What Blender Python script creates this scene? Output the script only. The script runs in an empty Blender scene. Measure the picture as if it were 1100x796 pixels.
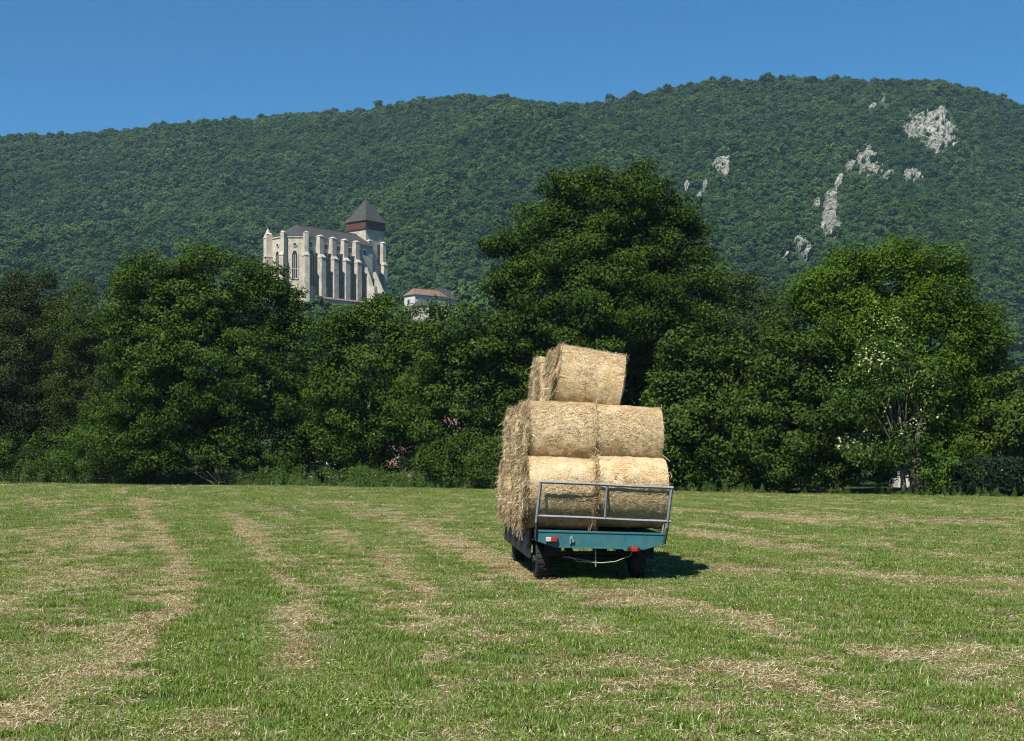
import bpy, math, numpy as np
from mathutils import Vector, Matrix
PI = math.pi
rng = np.random.default_rng(7)
C = bpy.context.scene.collection
F = 1528.0            # focal length of the photograph in its own pixels (50 mm on 36 mm, 1100 px wide)
EYE = 2.2             # camera height, m
HZ = 490.0            # horizon row of the photograph
def pX(px, Y): return (px - 550.0) / F * Y
def pZ(py, Y): return EYE + (HZ - py) / F * Y
def ground(px, py):
    Y = EYE * F / (py - HZ); return (pX(px, Y), Y)
def field_edge(X):     # depth of the far edge of the field, metres
    return 92.0 - 1.02 * X * 0.62

# ------------------------------------------------------------------ noise
_P = np.random.default_rng(3).random((256, 256))
def vnoise(x, y):
    x = np.asarray(x, float); y = np.asarray(y, float)
    xi = np.floor(x).astype(int); yi = np.floor(y).astype(int)
    fx = x - xi; fy = y - yi
    fx = fx*fx*(3-2*fx); fy = fy*fy*(3-2*fy)
    a = _P[xi & 255, yi & 255]; b = _P[(xi+1) & 255, yi & 255]
    c = _P[xi & 255, (yi+1) & 255]; d = _P[(xi+1) & 255, (yi+1) & 255]
    return (a*(1-fx)+b*fx)*(1-fy)+(c*(1-fx)+d*fx)*fy
def fbm(x, y, o=4):
    s = 0; a = .5
    for i in range(o):
        s = s + a*vnoise(x*2**i+17*i, y*2**i+5*i); a *= .5
    return s/(1-.5**o)
def sstep(a, b, x):
    t = np.clip((x-a)/(b-a), 0, 1); return t*t*(3-2*t)

# ------------------------------------------------------------------ mesh helpers
def np_mesh(name, V, Fc, mat, parent=None, attrs=None, smooth=False, loc=None):
    """V (n,3); Fc: list of (m,k) index arrays (k constant inside each)."""
    me = bpy.data.meshes.new(name)
    if not isinstance(Fc, (list, tuple)): Fc = [Fc]
    Fc = [np.asarray(f, np.int32) for f in Fc if len(f)]
    me.vertices.add(len(V)); me.vertices.foreach_set('co', np.asarray(V, np.float32).ravel())
    li = np.concatenate([f.ravel() for f in Fc]); tot = np.concatenate([np.full(len(f), f.shape[1], np.int32) for f in Fc])
    me.loops.add(len(li)); me.loops.foreach_set('vertex_index', li)
    me.polygons.add(len(tot))
    st = np.zeros(len(tot), np.int32); st[1:] = np.cumsum(tot)[:-1]
    me.polygons.foreach_set('loop_start', st); me.polygons.foreach_set('loop_total', tot)
    me.update(calc_edges=True)
    if smooth: me.polygons.foreach_set('use_smooth', np.ones(len(tot), bool))
    for k, (dom, arr) in (attrs or {}).items():
        a = me.attributes.new(k, 'FLOAT', dom); a.data.foreach_set('value', np.asarray(arr, np.float32))
    for m in (mat if isinstance(mat, (list, tuple)) else [mat]): me.materials.append(m)
    o = bpy.data.objects.new(name, me); C.objects.link(o)
    if parent is not None: o.parent = parent
    if loc is not None: o.location = loc
    return o

class MB:
    def __init__(s, M=None): s.v = []; s.f = []; s.M = M
    def add(s, vs, fs, M=None):
        n = len(s.v)
        for v in vs:
            v = Vector(v)
            if M is not None: v = M @ v
            if s.M is not None: v = s.M @ v
            s.v.append(tuple(v))
        s.f += [tuple(i+n for i in f) for f in fs]; return s
    def box(s, x0, x1, y0, y1, z0, z1, M=None):
        vs = [(x, y, z) for z in (z0, z1) for y in (y0, y1) for x in (x0, x1)]
        return s.add(vs, [(0,2,3,1),(4,5,7,6),(0,1,5,4),(2,6,7,3),(0,4,6,2),(1,3,7,5)], M)
    def prism(s, pts, z0, z1, M=None, top=None):
        """pts: (x,y) counter-clockwise; extruded along z; top: optional other ring"""
        n = len(pts); tp = top or pts
        vs = [(p[0], p[1], z0) for p in pts]+[(p[0], p[1], z1) for p in tp]
        fs = [tuple(range(n-1, -1, -1)), tuple(range(n, 2*n))]+[(i, (i+1) % n, n+(i+1) % n, n+i) for i in range(n)]
        return s.add(vs, fs, M)
    def poly_y(s, pts, y0, y1, M=None):
        """pts (x,z) outline extruded along y"""
        n = len(pts)
        vs = [(p[0], y0, p[1]) for p in pts]+[(p[0], y1, p[1]) for p in pts]
        fs = [tuple(range(n)), tuple(range(2*n-1, n-1, -1))]+[(i, n+i, n+(i+1) % n, (i+1) % n) for i in range(n)]
        return s.add(vs, fs, M)
    def tube(s, pts, rad, k=6, M=None, caps=True):
        pts = [Vector(p) for p in pts]
        if not hasattr(rad, '__len__'): rad = [rad]*len(pts)
        vs = []; fs = []; up = None
        for i, p in enumerate(pts):
            d = (pts[min(i+1, len(pts)-1)]-pts[max(i-1, 0)]).normalized()
            if up is None: up = Vector((0,0,1)) if abs(d.z) < .9 else Vector((1,0,0))
            a = d.cross(up).normalized(); b = a.cross(d).normalized(); up = b
            for j in range(k):
                t = 2*PI*j/k; vs.append(p+rad[i]*(a*math.cos(t)+b*math.sin(t)))
        for i in range(len(pts)-1):
            for j in range(k):
                fs.append((i*k+j, (i+1)*k+j, (i+1)*k+(j+1) % k, i*k+(j+1) % k))
        if caps: fs += [tuple(range(k)), tuple(range(len(pts)*k-1, (len(pts)-1)*k-1, -1))]
        return s.add(vs, fs, M)
    def lathe(s, prof, k=28, M=None):
        """prof: (x, r) along local x axis, closed at the ends"""
        vs = []; fs = []
        for x, r in prof:
            for j in range(k):
                t = 2*PI*j/k; vs.append((x, r*math.cos(t), r*math.sin(t)))
        for i in range(len(prof)-1):
            for j in range(k): fs.append((i*k+j, i*k+(j+1) % k, (i+1)*k+(j+1) % k, (i+1)*k+j))
        fs += [tuple(range(k-1, -1, -1)), tuple(range((len(prof)-1)*k, len(prof)*k))]
        return s.add(vs, fs, M)
    def build(s, name, mat, parent=None, smooth=False, bevel=0):
        me = bpy.data.meshes.new(name); me.from_pydata(s.v, [], s.f); me.validate(); me.update()
        import bmesh
        bm = bmesh.new(); bm.from_mesh(me); bmesh.ops.recalc_face_normals(bm, faces=bm.faces); bm.to_mesh(me); bm.free()
        me.materials.append(mat)
        if smooth: me.polygons.foreach_set('use_smooth', np.ones(len(me.polygons), bool))
        o = bpy.data.objects.new(name, me); C.objects.link(o)
        if parent is not None: o.parent = parent
        if bevel:
            b = o.modifiers.new('bevel', 'BEVEL'); b.width = bevel; b.segments = 2; b.limit_method = 'ANGLE'
        return o
def tag(o, label=None, cat=None, group=None, kind=None):
    if label: o['label'] = label
    if cat: o['category'] = cat
    if group: o['group'] = group
    if kind: o['kind'] = kind
    return o
def empty(name, loc, rz=0.0):
    o = bpy.data.objects.new(name, None); C.objects.link(o); o.location = loc; o.rotation_euler = (0, 0, rz)
    o.empty_display_size = .3; return o

# ------------------------------------------------------------------ materials
class NT:
    def __init__(s, name):
        s.m = bpy.data.materials.new(name); s.m.use_nodes = True; s.t = s.m.node_tree; s.t.nodes.clear()
        s.out = s.n('ShaderNodeOutputMaterial')
    def n(s, typ, **kw):
        nd = s.t.nodes.new(typ)
        for k, v in kw.items():
            if k.startswith('i_'):
                key = k[2:]; key = int(key) if key.isdigit() else key.replace('_', ' ')
                nd.inputs[key].default_value = v
            else: setattr(nd, k, v)
        return nd
    def l(s, a, b): s.t.links.new(a, b)
    def noise(s, vec, scale, detail=4, rough=.6, dim='3D'):
        nd = s.n('ShaderNodeTexNoise'); nd.inputs['Scale'].default_value = scale
        nd.inputs['Detail'].default_value = detail; nd.inputs['Roughness'].default_value = rough
        if vec is not None: s.l(vec, nd.inputs['Vector'])
        return nd.outputs['Fac']
    def ramp(s, fac, stops):
        r = s.n('ShaderNodeValToRGB'); e = r.color_ramp.elements
        while len(e) < len(stops): e.new(.5)
        for k, (p, c) in enumerate(stops):
            e[k].position = p; e[k].color = (*c, 1) if len(c) == 3 else c
        s.l(fac, r.inputs[0]); return r.outputs[0]
    def mix(s, fac, a, b, typ='MIX'):
        m = s.n('ShaderNodeMix', data_type='RGBA', blend_type=typ)
        for sock, v in ((m.inputs[0], fac), (m.inputs[6], a), (m.inputs[7], b)):
            if hasattr(v, 'links'): s.l(v, sock)
            elif isinstance(v, (int, float)): sock.default_value = v
            else: sock.default_value = (*v, 1)
        return m.outputs[2]
    def math(s, op, a, b=0.0):
        m = s.n('ShaderNodeMath', operation=op)
        for sock, v in ((m.inputs[0], a), (m.inputs[1], b)):
            if hasattr(v, 'links'): s.l(v, sock)
            else: sock.default_value = v
        return m.outputs[0]
    def mapping(s, vec, scale):
        m = s.n('ShaderNodeMapping'); m.inputs['Scale'].default_value = scale; s.l(vec, m.inputs[0]); return m.outputs[0]
    def coord(s, which='Object'): return s.n('ShaderNodeTexCoord').outputs[which]
    def pos(s): return s.n('ShaderNodeNewGeometry').outputs['Position']
    def attr(s, name): return s.n('ShaderNodeAttribute', attribute_name=name).outputs['Fac']
    def principled(s, col, rough=.8, spec=.3, metal=0, bump=None, bstr=.3, bdist=.02):
        p = s.n('ShaderNodeBsdfPrincipled')
        if hasattr(col, 'links'): s.l(col, p.inputs['Base Color'])
        else: p.inputs['Base Color'].default_value = (*col, 1)
        if hasattr(rough, 'links'): s.l(rough, p.inputs['Roughness'])
        else: p.inputs['Roughness'].default_value = rough
        p.inputs['Specular IOR Level'].default_value = spec; p.inputs['Metallic'].default_value = metal
        if bump is not None:
            b = s.n('ShaderNodeBump'); b.inputs['Strength'].default_value = bstr; b.inputs['Distance'].default_value = bdist
            s.l(bump, b.inputs['Height']); s.l(b.outputs[0], p.inputs['Normal'])
        return p.outputs[0]
    def done(s, sh): s.l(sh, s.out.inputs['Surface']); return s.m

def simple(name, c1, c2, scale=6, rough=.7, spec=.3, metal=0, bstr=.2, bdist=.01, detail=5):
    t = NT(name); v = t.coord(); f = t.noise(v, scale, detail)
    return t.done(t.principled(t.ramp(f, [(.3, c1), (.7, c2)]), rough, spec, metal, f, bstr, bdist))

def leaf_mat(name, dark, mid, light, trans=.19, gloss=.06, odd=None, odd_at=.97):
    t = NT(name); a = t.attr('tint')
    st = [(.05, dark), (.5, mid), (.92, light)]
    if odd: st += [(odd_at, light), (min(odd_at+.005, 1), odd)]
    col = t.ramp(a, st)
    p = t.principled(col, .5, gloss)
    tr = t.n('ShaderNodeBsdfTranslucent'); t.l(t.mix(1.0, col, (1.0, 1.05, .45), 'MULTIPLY'), tr.inputs[0])
    mx = t.n('ShaderNodeMixShader'); mx.inputs[0].default_value = trans; t.l(p, mx.inputs[1]); t.l(tr.outputs[0], mx.inputs[2])
    return t.done(mx.outputs[0])

def stone_mat(name, base, stain, dark):
    t = NT(name); v = t.coord()
    f = t.noise(v, .35, 6, .65); g = t.noise(t.mapping(v, (1, 1, .12)), 1.1, 5, .7); h = t.noise(v, 3.0, 3)
    c = t.ramp(f, [(.35, stain), (.6, base)])
    c = t.mix(t.ramp(g, [(.55, (0, 0, 0)), (.75, (1, 1, 1))]), c, dark)
    c = t.mix(.25, c, t.ramp(h, [(.3, (.25, .24, .22)), (.7, (.5, .48, .44))]))
    br = t.n('ShaderNodeTexBrick'); br.inputs['Scale'].default_value = 1.0
    return t.done(t.principled(c, .9, .15, 0, h, .4, .2))

M = {}
M['bark'] = simple('bark', (.07, .055, .04), (.17, .14, .11), 5, .9, .2, 0, .8, .03)
M['pale_bark'] = simple('pale_bark', (.10, .08, .06), (.22, .18, .14), 5, .9, .2, 0, .8, .03)

# ------------------------------------------------------------------ dry straw lines left on the mown field
def line(pts): return [ground(*p) for p in pts]
TRACKS = [   # (polyline in photo pixels -> metres on the ground, half width m, strength)
    (line([(-60,800),(0,770),(60,742),(130,705),(175,665),(198,625),(185,590),(158,555),(145,535)]), .26, .62),
    (line([(225,830),(250,770),(300,735),(328,690),(325,650),(305,618),(275,580),(250,552)]), .25, .5),
    (line([(500,830),(492,760),(478,700),(460,650),(430,618),(395,595),(360,570)]), .28, .42),
    (line([(660,652),(560,618),(500,590),(450,562),(405,545),(360,540)]), .45, .5),
    (line([(600,636),(700,642),(800,668),(850,690),(900,720)]), .2, .42),
    (line([(690,600),(800,614),(900,618),(1000,624),(1110,628)]), .5, .5),
    (line([(735,573),(820,582),(905,597)]), .5, .3),
    (line([(720,548),(850,555),(1000,560),(1150,560)]), 1.6, .3),
    (line([(730,720),(800,716),(850,742),(930,760)]), .22, .45),
    (line([(1010,705),(1060,698),(1120,706)]), .3, .45),
    (line([(160,640),(120,600),(110,560)]), .6, .14),
    (line([(0,600),(60,580),(130,560)]), 1.4, .2),
]
GREENS = [(line([(210,700),(330,796),(300,830)]), .7, .3), (line([(250,660),(235,600),(215,560)]), .7, .2),
          (line([(640,690),(740,700),(700,660)]), .5, .28), (line([(900,690),(960,670)]), .5, .2), (line([(930,640),(1080,645)]), .5, .25),
          (line([(760,640),(920,640),(1100,650)]), .5, .2), (line([(560,796),(700,780)]), .35, .15), (line([(700,545),(400,538),(200,533)]), 3.0, .2)]
def poly_dist(X, Y, pts):
    d = np.full(X.shape, 1e9)
    for (ax, ay), (bx, by) in zip(pts[:-1], pts[1:]):
        vx, vy = bx-ax, by-ay; L = vx*vx+vy*vy+1e-9
        t = np.clip(((X-ax)*vx+(Y-ay)*vy)/L, 0, 1)
        d = np.minimum(d, np.hypot(X-ax-t*vx, Y-ay-t*vy))
    return d
def dryness(X, Y):
    X = np.asarray(X, float); Y = np.asarray(Y, float)
    wx = X+(.5*fbm(X*.9, Y*.9, 2)-.25); wy = Y+(.8*fbm(X*.7+40, Y*.7, 2)-.4)
    u = X+.22*Y; w = Y-.22*X
    d = .325+.72*(fbm(u*1.1, w*.07, 3)-.5)+.5*(fbm(u*1.7+9, w*.42+3, 3)-.5)+.6*(fbm(u*4.3, w*1.5+8, 2)-.5)
    for pts, wd, s in TRACKS:
        wdd = wd*(1+.012*Y)
        d = d+1.3*s*np.exp(-(poly_dist(wx, wy, pts)/(.85*wdd))**2)*(.7+.6*vnoise(X*1.3+3, Y*.9))
    for pts, wd, s in GREENS:
        d = d-s*np.exp(-(poly_dist(wx, wy, pts)/wd)**2)
    return np.clip(d, 0, 1)

# ------------------------------------------------------------------ terrain: one sheet from the field to beyond the ridge
RX = np.array([-900,-300,0,100,200,330,400,480,540,600,650,700,760,850,960,1010,1050,1100,1250,1700,2400], float)
RY = np.array([190,155,143,137,128,117,112,100,99,107,104,93,82,80,82,83,92,110,150,240,330], float)
KX, KY, KH = -84.0, 612.0, 62.0
CAS_HILL = (KX, KY)
def terrain(X, Y):
    X = np.asarray(X, float); Y = np.asarray(Y, float)
    R = np.hypot(X, Y)
    h = .10*(fbm(X*.12, Y*.12, 3)-.5)*sstep(3, 20, R)*(1-sstep(110, 160, Y))
    Yp = np.maximum(Y, 1.0)
    px = 550+F*X/Yp
    px = np.where(Y > 200, px, 550)
    Yr = 1480+70*np.sin(px/170.0)+40*np.sin(px/61.0+1)
    Hr = (HZ-(np.interp(px, RX, RY)+9.5))/F*Yr+EYE
    t = (Y-720)/(Yr-720)
    g = np.where(t < 1, np.clip(t, 0, 1)*(1.22-.22*np.clip(t, 0, 1)), 1-(np.clip(t, 1, 3)-1)**2*.9)
    g = np.clip(g, 0, 1)
    tc = np.clip(t, 0, 1)
    n = ((fbm(X/190+3, Y/300+1, 3)-.5)*120+(fbm((X+.35*Y)/75+3, Y/240+1, 2)-.5)*42)*tc*(1-tc)*3.4
    # a shallow gully running down from the saddle left of centre
    gx = -150-.12*(Y-1100)
    n = n-26*np.exp(-((X-gx)/70)**2)*tc*(1-tc)*3
    hill = Hr*g+n
    r = np.hypot((X-KX)*.8, Y-KY)
    kn = KH*(1-sstep(52, 215, r))
    return h+np.where(Y > 300, np.maximum(hill*sstep(300, 760, Y), 0), 0)*(Y > 300)+kn

def build_terrain():
    az = np.concatenate([np.linspace(-.42, .42, 620), np.linspace(.42, 2*PI-.42, 80)[1:-1]])
    rad = [1.2]
    while rad[-1] < 3300: rad.append(rad[-1]*1.0128)
    rad = np.array(rad); na, nr = len(az), len(rad)
    A, Rr = np.meshgrid(az, rad)
    X = Rr*np.sin(A); Y = Rr*np.cos(A)
    Z = terrain(X, Y)
    V = np.stack([X, Y, Z], -1).reshape(-1, 3)
    V = np.vstack([V, [[0, 0, 0]]])
    i = np.arange(nr-1)[:, None]*na; j = np.arange(na)[None, :]; j2 = (np.arange(na)+1) % na
    Q = np.stack([i+j, i+j2, i+na+j2, i+na+j], -1).reshape(-1, 4)[:, ::-1]
    T = np.stack([np.full(na, nr*na), j2, np.arange(na)], -1)[:, ::-1]
    dry = np.append(dryness(X, Y).ravel(), .4)
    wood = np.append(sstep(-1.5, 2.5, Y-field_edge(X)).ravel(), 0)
    t = NT('field_ground')
    p = t.pos(); d = t.attr('dry')
    d2 = t.math('ADD', d, t.math('MULTIPLY', t.math('SUBTRACT', t.noise(p, 7, 5, .75), .5), 1.5))
    soil = t.ramp(d2, [(.12, (.045, .08, .018)), (.38, (.085, .115, .034)), (.62, (.14, .105, .055)), (.95, (.22, .155, .09))])
    e = t.noise(p, 34, 3, .6)
    soil = t.mix(t.ramp(e, [(.35, (1, 1, 1)), (.6, (0, 0, 0))]), soil, t.mix(.6, soil, (.03, .03, .015)))
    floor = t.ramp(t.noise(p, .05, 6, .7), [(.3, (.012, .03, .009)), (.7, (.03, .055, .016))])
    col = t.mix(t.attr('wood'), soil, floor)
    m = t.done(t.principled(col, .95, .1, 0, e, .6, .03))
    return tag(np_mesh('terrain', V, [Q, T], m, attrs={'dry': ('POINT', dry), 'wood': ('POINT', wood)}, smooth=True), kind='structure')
build_terrain()

# ------------------------------------------------------------------ scattering with geometry nodes
def scatter(name, P, rz, sc, idx, variants, tilt=None):
    coll = bpy.data.collections.new(name+'_kinds')
    for v in variants: coll.objects.link(v)
    me = bpy.data.meshes.new(name); me.vertices.add(len(P)); me.vertices.foreach_set('co', np.asarray(P, np.float32).ravel())
    for k, arr in (('rz', rz), ('sc', sc)):
        a = me.attributes.new(k, 'FLOAT', 'POINT'); a.data.foreach_set('value', np.asarray(arr, np.float32))
    a = me.attributes.new('ix', 'INT', 'POINT'); a.data.foreach_set('value', np.asarray(idx, np.int32))
    me.update()
    o = bpy.data.objects.new(name, me); C.objects.link(o)
    g = bpy.data.node_groups.new(name, 'GeometryNodeTree')
    g.interface.new_socket('Geometry', in_out='INPUT', socket_type='NodeSocketGeometry')
    g.interface.new_socket('Geometry', in_out='OUTPUT', socket_type='NodeSocketGeometry')
    N = g.nodes.new; L = g.links.new
    gi, go = N('NodeGroupInput'), N('NodeGroupOutput')
    ci = N('GeometryNodeCollectionInfo'); ci.inputs['Collection'].default_value = coll
    ci.inputs['Separate Children'].default_value = True; ci.inputs['Reset Children'].default_value = True
    ip = N('GeometryNodeInstanceOnPoints'); ip.inputs['Pick Instance'].default_value = True
    def na(k, dt):
        n = N('GeometryNodeInputNamedAttribute'); n.data_type = dt; n.inputs['Name'].default_value = k; return n.outputs['Attribute']
    cx = N('ShaderNodeCombineXYZ'); L(na('rz', 'FLOAT'), cx.inputs[2])
    L(gi.outputs[0], ip.inputs['Points']); L(ci.outputs[0], ip.inputs['Instance']); L(na('ix', 'INT'), ip.inputs['Instance Index'])
    L(cx.outputs[0], ip.inputs['Rotation']); L(na('sc', 'FLOAT'), ip.inputs['Scale']); L(ip.outputs[0], go.inputs[0])
    md = o.modifiers.new('scatter', 'NODES'); md.node_group = g
    return tag(o, kind='stuff')
def proto(o):      # keep a scatter kind out of the scene itself
    C.objects.unlink(o); return o

def unit(v): return v/np.maximum(np.linalg.norm(v, axis=-1, keepdims=True), 1e-9)
def rand_dir(r, n): return unit(r.normal(size=(n, 3)))
def leaf_cards(r, P, N, L, W):
    """one bent four-cornered leaf per point"""
    n = len(P); a = unit(np.cross(N, rand_dir(r, n))); b = np.cross(N, a)
    L = L[:, None]; W = W[:, None]
    v = np.stack([P-a*L*.5, P+b*W*.5-N*W*.12, P+a*L*.5-N*L*.10, P-b*W*.5-N*W*.12], 1).reshape(-1, 3)
    return v, np.arange(n*4, dtype=np.int32).reshape(-1, 4)
def blades(r, P, H, Wd, lean, yaw=None, seg=2):
    """bent grass blades: two quads and a tip as one strip"""
    n = len(P); yaw = r.uniform(0, 2*PI, n) if yaw is None else yaw
    d = np.stack([np.cos(yaw), np.sin(yaw), np.zeros(n)], -1); s = np.stack([-np.sin(yaw+r.normal(0, .5, n)), np.cos(yaw), np.zeros(n)], -1)
    H = H[:, None]; Wd = Wd[:, None]; lean = lean[:, None]; up = np.array([0, 0, 1.])
    p1 = P+up*H*.55+d*H*lean*.3; p2 = P+up*H*(1-.25*lean)+d*H*lean
    v = np.stack([P-s*Wd*.5, P+s*Wd*.5, p1-s*Wd*.4, p1+s*Wd*.4, p2], 1).reshape(-1, 3)
    i = np.arange(n)[:, None]*5
    q = i+np.array([0, 1, 3, 2]); t = i+np.array([2, 3, 4])
    return v, [q, t]

# ------------------------------------------------------------------ hill forest
def forest():
    r = np.random.default_rng(21); kinds = []
    t = NT('hill_forest_leaf'); a = t.attr('tint')
    rnd = t.n('ShaderNodeObjectInfo').outputs['Random']
    f = t.math('ADD', t.math('MULTIPLY', a, .45), t.math('MULTIPLY', rnd, .60))
    big = t.noise(t.pos(), .011, 4, .6)
    f = t.math('ADD', f, t.math('MULTIPLY', t.math('SUBTRACT', big, .5), 1.1))
    col = t.ramp(f, [(.1, (.013, .036, .010)), (.45, (.024, .055, .012)), (.75, (.042, .081, .017)), (.97, (.074, .116, .032))])
    m = t.done(t.principled(col, .7, .15))
    for k in range(7):
        rx = r.uniform(3.3, 5.4); rz = rx*r.uniform(.85, 1.25); nP = 26
        d = rand_dir(r, nP); d[:, 2] = np.abs(d[:, 2])*1.2-.25; d = unit(d)
        c = d*np.array([rx, rx, rz])*r.uniform(.6, 1.0, (nP, 1))*.8; c[:, 2] += rz*.9
        rp = r.uniform(.9, 1.8, nP); nl = 30
        C3 = np.repeat(c, nl, 0); R3 = np.repeat(rp, nl)[:, None]; u = rand_dir(r, nP*nl); u[:, 2] = u[:, 2]*.7+.25
        P = C3+u*R3*r.uniform(.6, 1, (nP*nl, 1)); Nn = unit(u+.5*rand_dir(r, nP*nl)+np.array([0, 0, .35]))
        V, Q = leaf_cards(r, P, Nn, r.uniform(.8, 1.5, len(P)), r.uniform(.6, 1.1, len(P)))
        tint = np.clip(np.repeat(r.uniform(.2, .8, nP), nl)+r.normal(0, .15, len(P)), 0, 1)
        # a closed dark heart so that no slope shows through the crown
        kinds.append(proto(np_mesh('forest_crown', V, Q, m, attrs={'tint': ('FACE', tint)})))
    sp = 4.7
    gx, gy = np.meshgrid(np.arange(-980, 980, sp), np.arange(300, 1680, sp*.9))
    X = (gx+r.uniform(-.5, .5, gx.shape)*sp*1.2).ravel(); Y = (gy+r.uniform(-.5, .5, gx.shape)*sp*1.2).ravel()
    px = 550+F*X/Y
    Z = terrain(X, Y)
    ok = (np.abs(X) < .44*Y) & (Z > 6)
    py = HZ-(Z+4-EYE)/Y*F
    ok &= (py < 450)
    # clear ground round the cathedral and the houses on the knoll
    cx, cy = -78.0, 620.0
    ca, sa = math.cos(math.radians(50)), math.sin(math.radians(50))
    ls = (X-CX0)*ca+(Y-CY0)*sa; lt = -(X-CX0)*sa+(Y-CY0)*ca
    ok &= ~((ls > -22) & (ls < 62) & (lt > -30) & (lt < 22))
    ok &= ~((np.abs(X+33) < 20) & (np.abs(Y-545) < 30))
    ok &= ~((Y < 600) & (Y > 470) & (px > 270) & (px < 500) & (py < 334))
    for (bx, by, rx, ry) in ROCKPX:
        q = ((px-bx)/(rx*1.0))**2+((py-by)/(ry*1.0))**2
        ok &= ~((q < 1.15) & (r.random(len(X)) < .66) & (Y > 720))
    X, Y, Z = X[ok], Y[ok], Z[ok]
    n = len(X); print('forest trees', n)
    sc = np.clip(r.lognormal(-.40, .24, n), .38, 1.25)*np.where(fbm(X/40, Y/40, 2) > .52, 1.12, .92)*(1+.25*sstep(850, 600, Y))
    o = scatter('hill_forest', np.stack([X, Y, Z-.8+r.uniform(-1.2, 1.0, n)], -1), r.uniform(0, 6.28, n), sc, r.integers(0, 7, n), kinds)
    o['label'] = 'dense green forest covering the hill'
CX0, CY0 = -92.2, 608.0

# limestone outcrops: (photo blobs) -> real rock at the depth where the slope stands
ROCKS = [
    ('broad rounded limestone cliff, the highest and largest on the hill', [(1000,140,23,19),(985,133,12,8),(1012,128,10,9),(1004,160,6,5)]),
    ('ragged pale limestone crags scattered left below the largest cliff', [(932,166,11,9),(914,177,7,6),(938,184,13,7),(952,190,6,5),(925,172,6,6)]),
    ('tall narrow pale limestone pillar on the forested slope', [(892,218,9,22),(889,236,8,16),(901,198,4,6),(878,222,5,5),(894,245,9,6)]),
    ('small grey rock outcrop under the largest cliff', [(977,189,8,6),(984,192,5,4)]),
    ('bright white triangular rock face left of the other cliffs', [(774,180,11,7),(780,172,5,6),(779,190,4,7)]),
    ('low slanting grey rock just above the bright green tree', [(861,266,7,5),(857,262,5,5),(866,273,5,6),(843,279,4,7)]),
    ('thin pale rock streak at the left end of the outcrops', [(757,206,3,7),(750,214,4,4),(738,201,3,4)]),
    ('tiny pale rock spot near the ridge top', [(948,106,4,4),(938,116,4,2)]),
]
ROCKPX = [(bx, by, rx+2.5, ry+3.5) for _, bl in ROCKS for (bx, by, rx, ry) in bl]
def slope_hit(px, py):
    Y = np.linspace(700, 1600, 3000); X = pX(px, Y); Z = terrain(X, Y); zl = pZ(py, Y)
    k = np.argmax(Z > zl); return float(X[k]), float(Y[k]), float(Z[k])
def slope_hits(px, py):
    Y = np.linspace(700, 1600, 450)[None, :]; out = []
    for k in range(0, len(px), 1500):
        a, b = px[k:k+1500, None], py[k:k+1500, None]
        D = terrain(pX(a, Y), Y+0*a)-pZ(b, Y); i = np.clip(np.argmax(D > 0, 1), 1, 449); q = np.arange(len(a))
        d0, d1 = D[q, i-1], D[q, i]; y = Y[0, i-1]+(Y[0, i]-Y[0, i-1])*np.clip(-d0/(d1-d0+1e-9), 0, 1)
        x = pX(a[:, 0], y); out.append(np.stack([x, y, terrain(x, y)], -1))
    return np.vstack(out)
def rocks():
    r = np.random.default_rng(5)
    t = NT('limestone'); v = t.pos()
    f = t.noise(v, .10, 8, .72); g = t.noise(t.mapping(v, (1, 1, .3)), .35, 6, .75)
    c = t.ramp(f, [(.33, (.12, .115, .105)), (.5, (.23, .22, .20)), (.68, (.42, .40, .365))])
    c = t.mix(t.ramp(g, [(.49, (0, 0, 0)), (.54, (1, 1, 1))]), c, (.035, .055, .02))
    m = t.done(t.principled(c, .95, .1, 0, g, 1.0, 2.0))
    for lab, bl in ROCKS:
        X0, Y0, Z0 = slope_hit(bl[0][0], bl[0][1])
        x0 = min(b[0]-b[2] for b in bl)-5; x1 = max(b[0]+b[2] for b in bl)+5
        y0 = min(b[1]-b[3] for b in bl)-5; y1 = max(b[1]+b[3] for b in bl)+7
        nx, ny = int((x1-x0)*2.6), int((y1-y0)*2.6)
        gx, gy = np.meshgrid(np.linspace(x0, x1, nx), np.linspace(y0, y1, ny))
        mask = np.full(gx.shape, -9.0)
        for (bx, by, rx, ry) in bl: mask = np.maximum(mask, 1-np.sqrt(((gx-bx)/(rx*1.15))**2+((gy-by)/(ry*1.2))**2))
        mask = mask+1.5*(fbm(gx*.16+bl[0][0], gy*.16, 4)-.5)+.25*(fbm(gx*.5, gy*.3, 2)-.5)
        pts = slope_hits(gx.ravel(), gy.ravel())
        wx, wz = pts[:, 0], pts[:, 2]; mk = mask.ravel()
        rg = lambda sx, sz, o: 1-np.abs(2*fbm(wx/sx+33, wz/sz+11, o)-1)
        rel = 7*rg(9, 17, 4)+3.5*rg(3.1, 5.0, 3)+1.2*(fbm(wx/1.2, wz/1.7, 2)-.5)+np.floor(fbm(wx/16+5, wz/7, 2)*7)*1.1
        h = np.where(mk > (.05 if len(bl) < 6 and bl[0][2] < 20 else .12), .6+.62*rel*np.clip(mk*2.0, .2, 1), -6-0*mk)
        d = np.array([0, -.88, .36]); P = pts+d*h[:, None]-np.array([X0, Y0, Z0])
        i = np.arange(ny-1)[:, None]*nx; j = np.arange(nx-1)[None, :]
        Q = np.stack([i+j, i+nx+j, i+nx+j+1, i+j+1], -1).reshape(-1, 4)
        Q = Q[(mk[Q] > -.25).any(1)]
        us, inv = np.unique(Q, return_inverse=True)
        o = np_mesh('rock_outcrop', P[us], inv.reshape(-1, 4), m, loc=(X0, Y0, Z0))
        tag(o, lab, 'rock', 'limestone outcrops on the hillside')
rocks()
forest()

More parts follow.
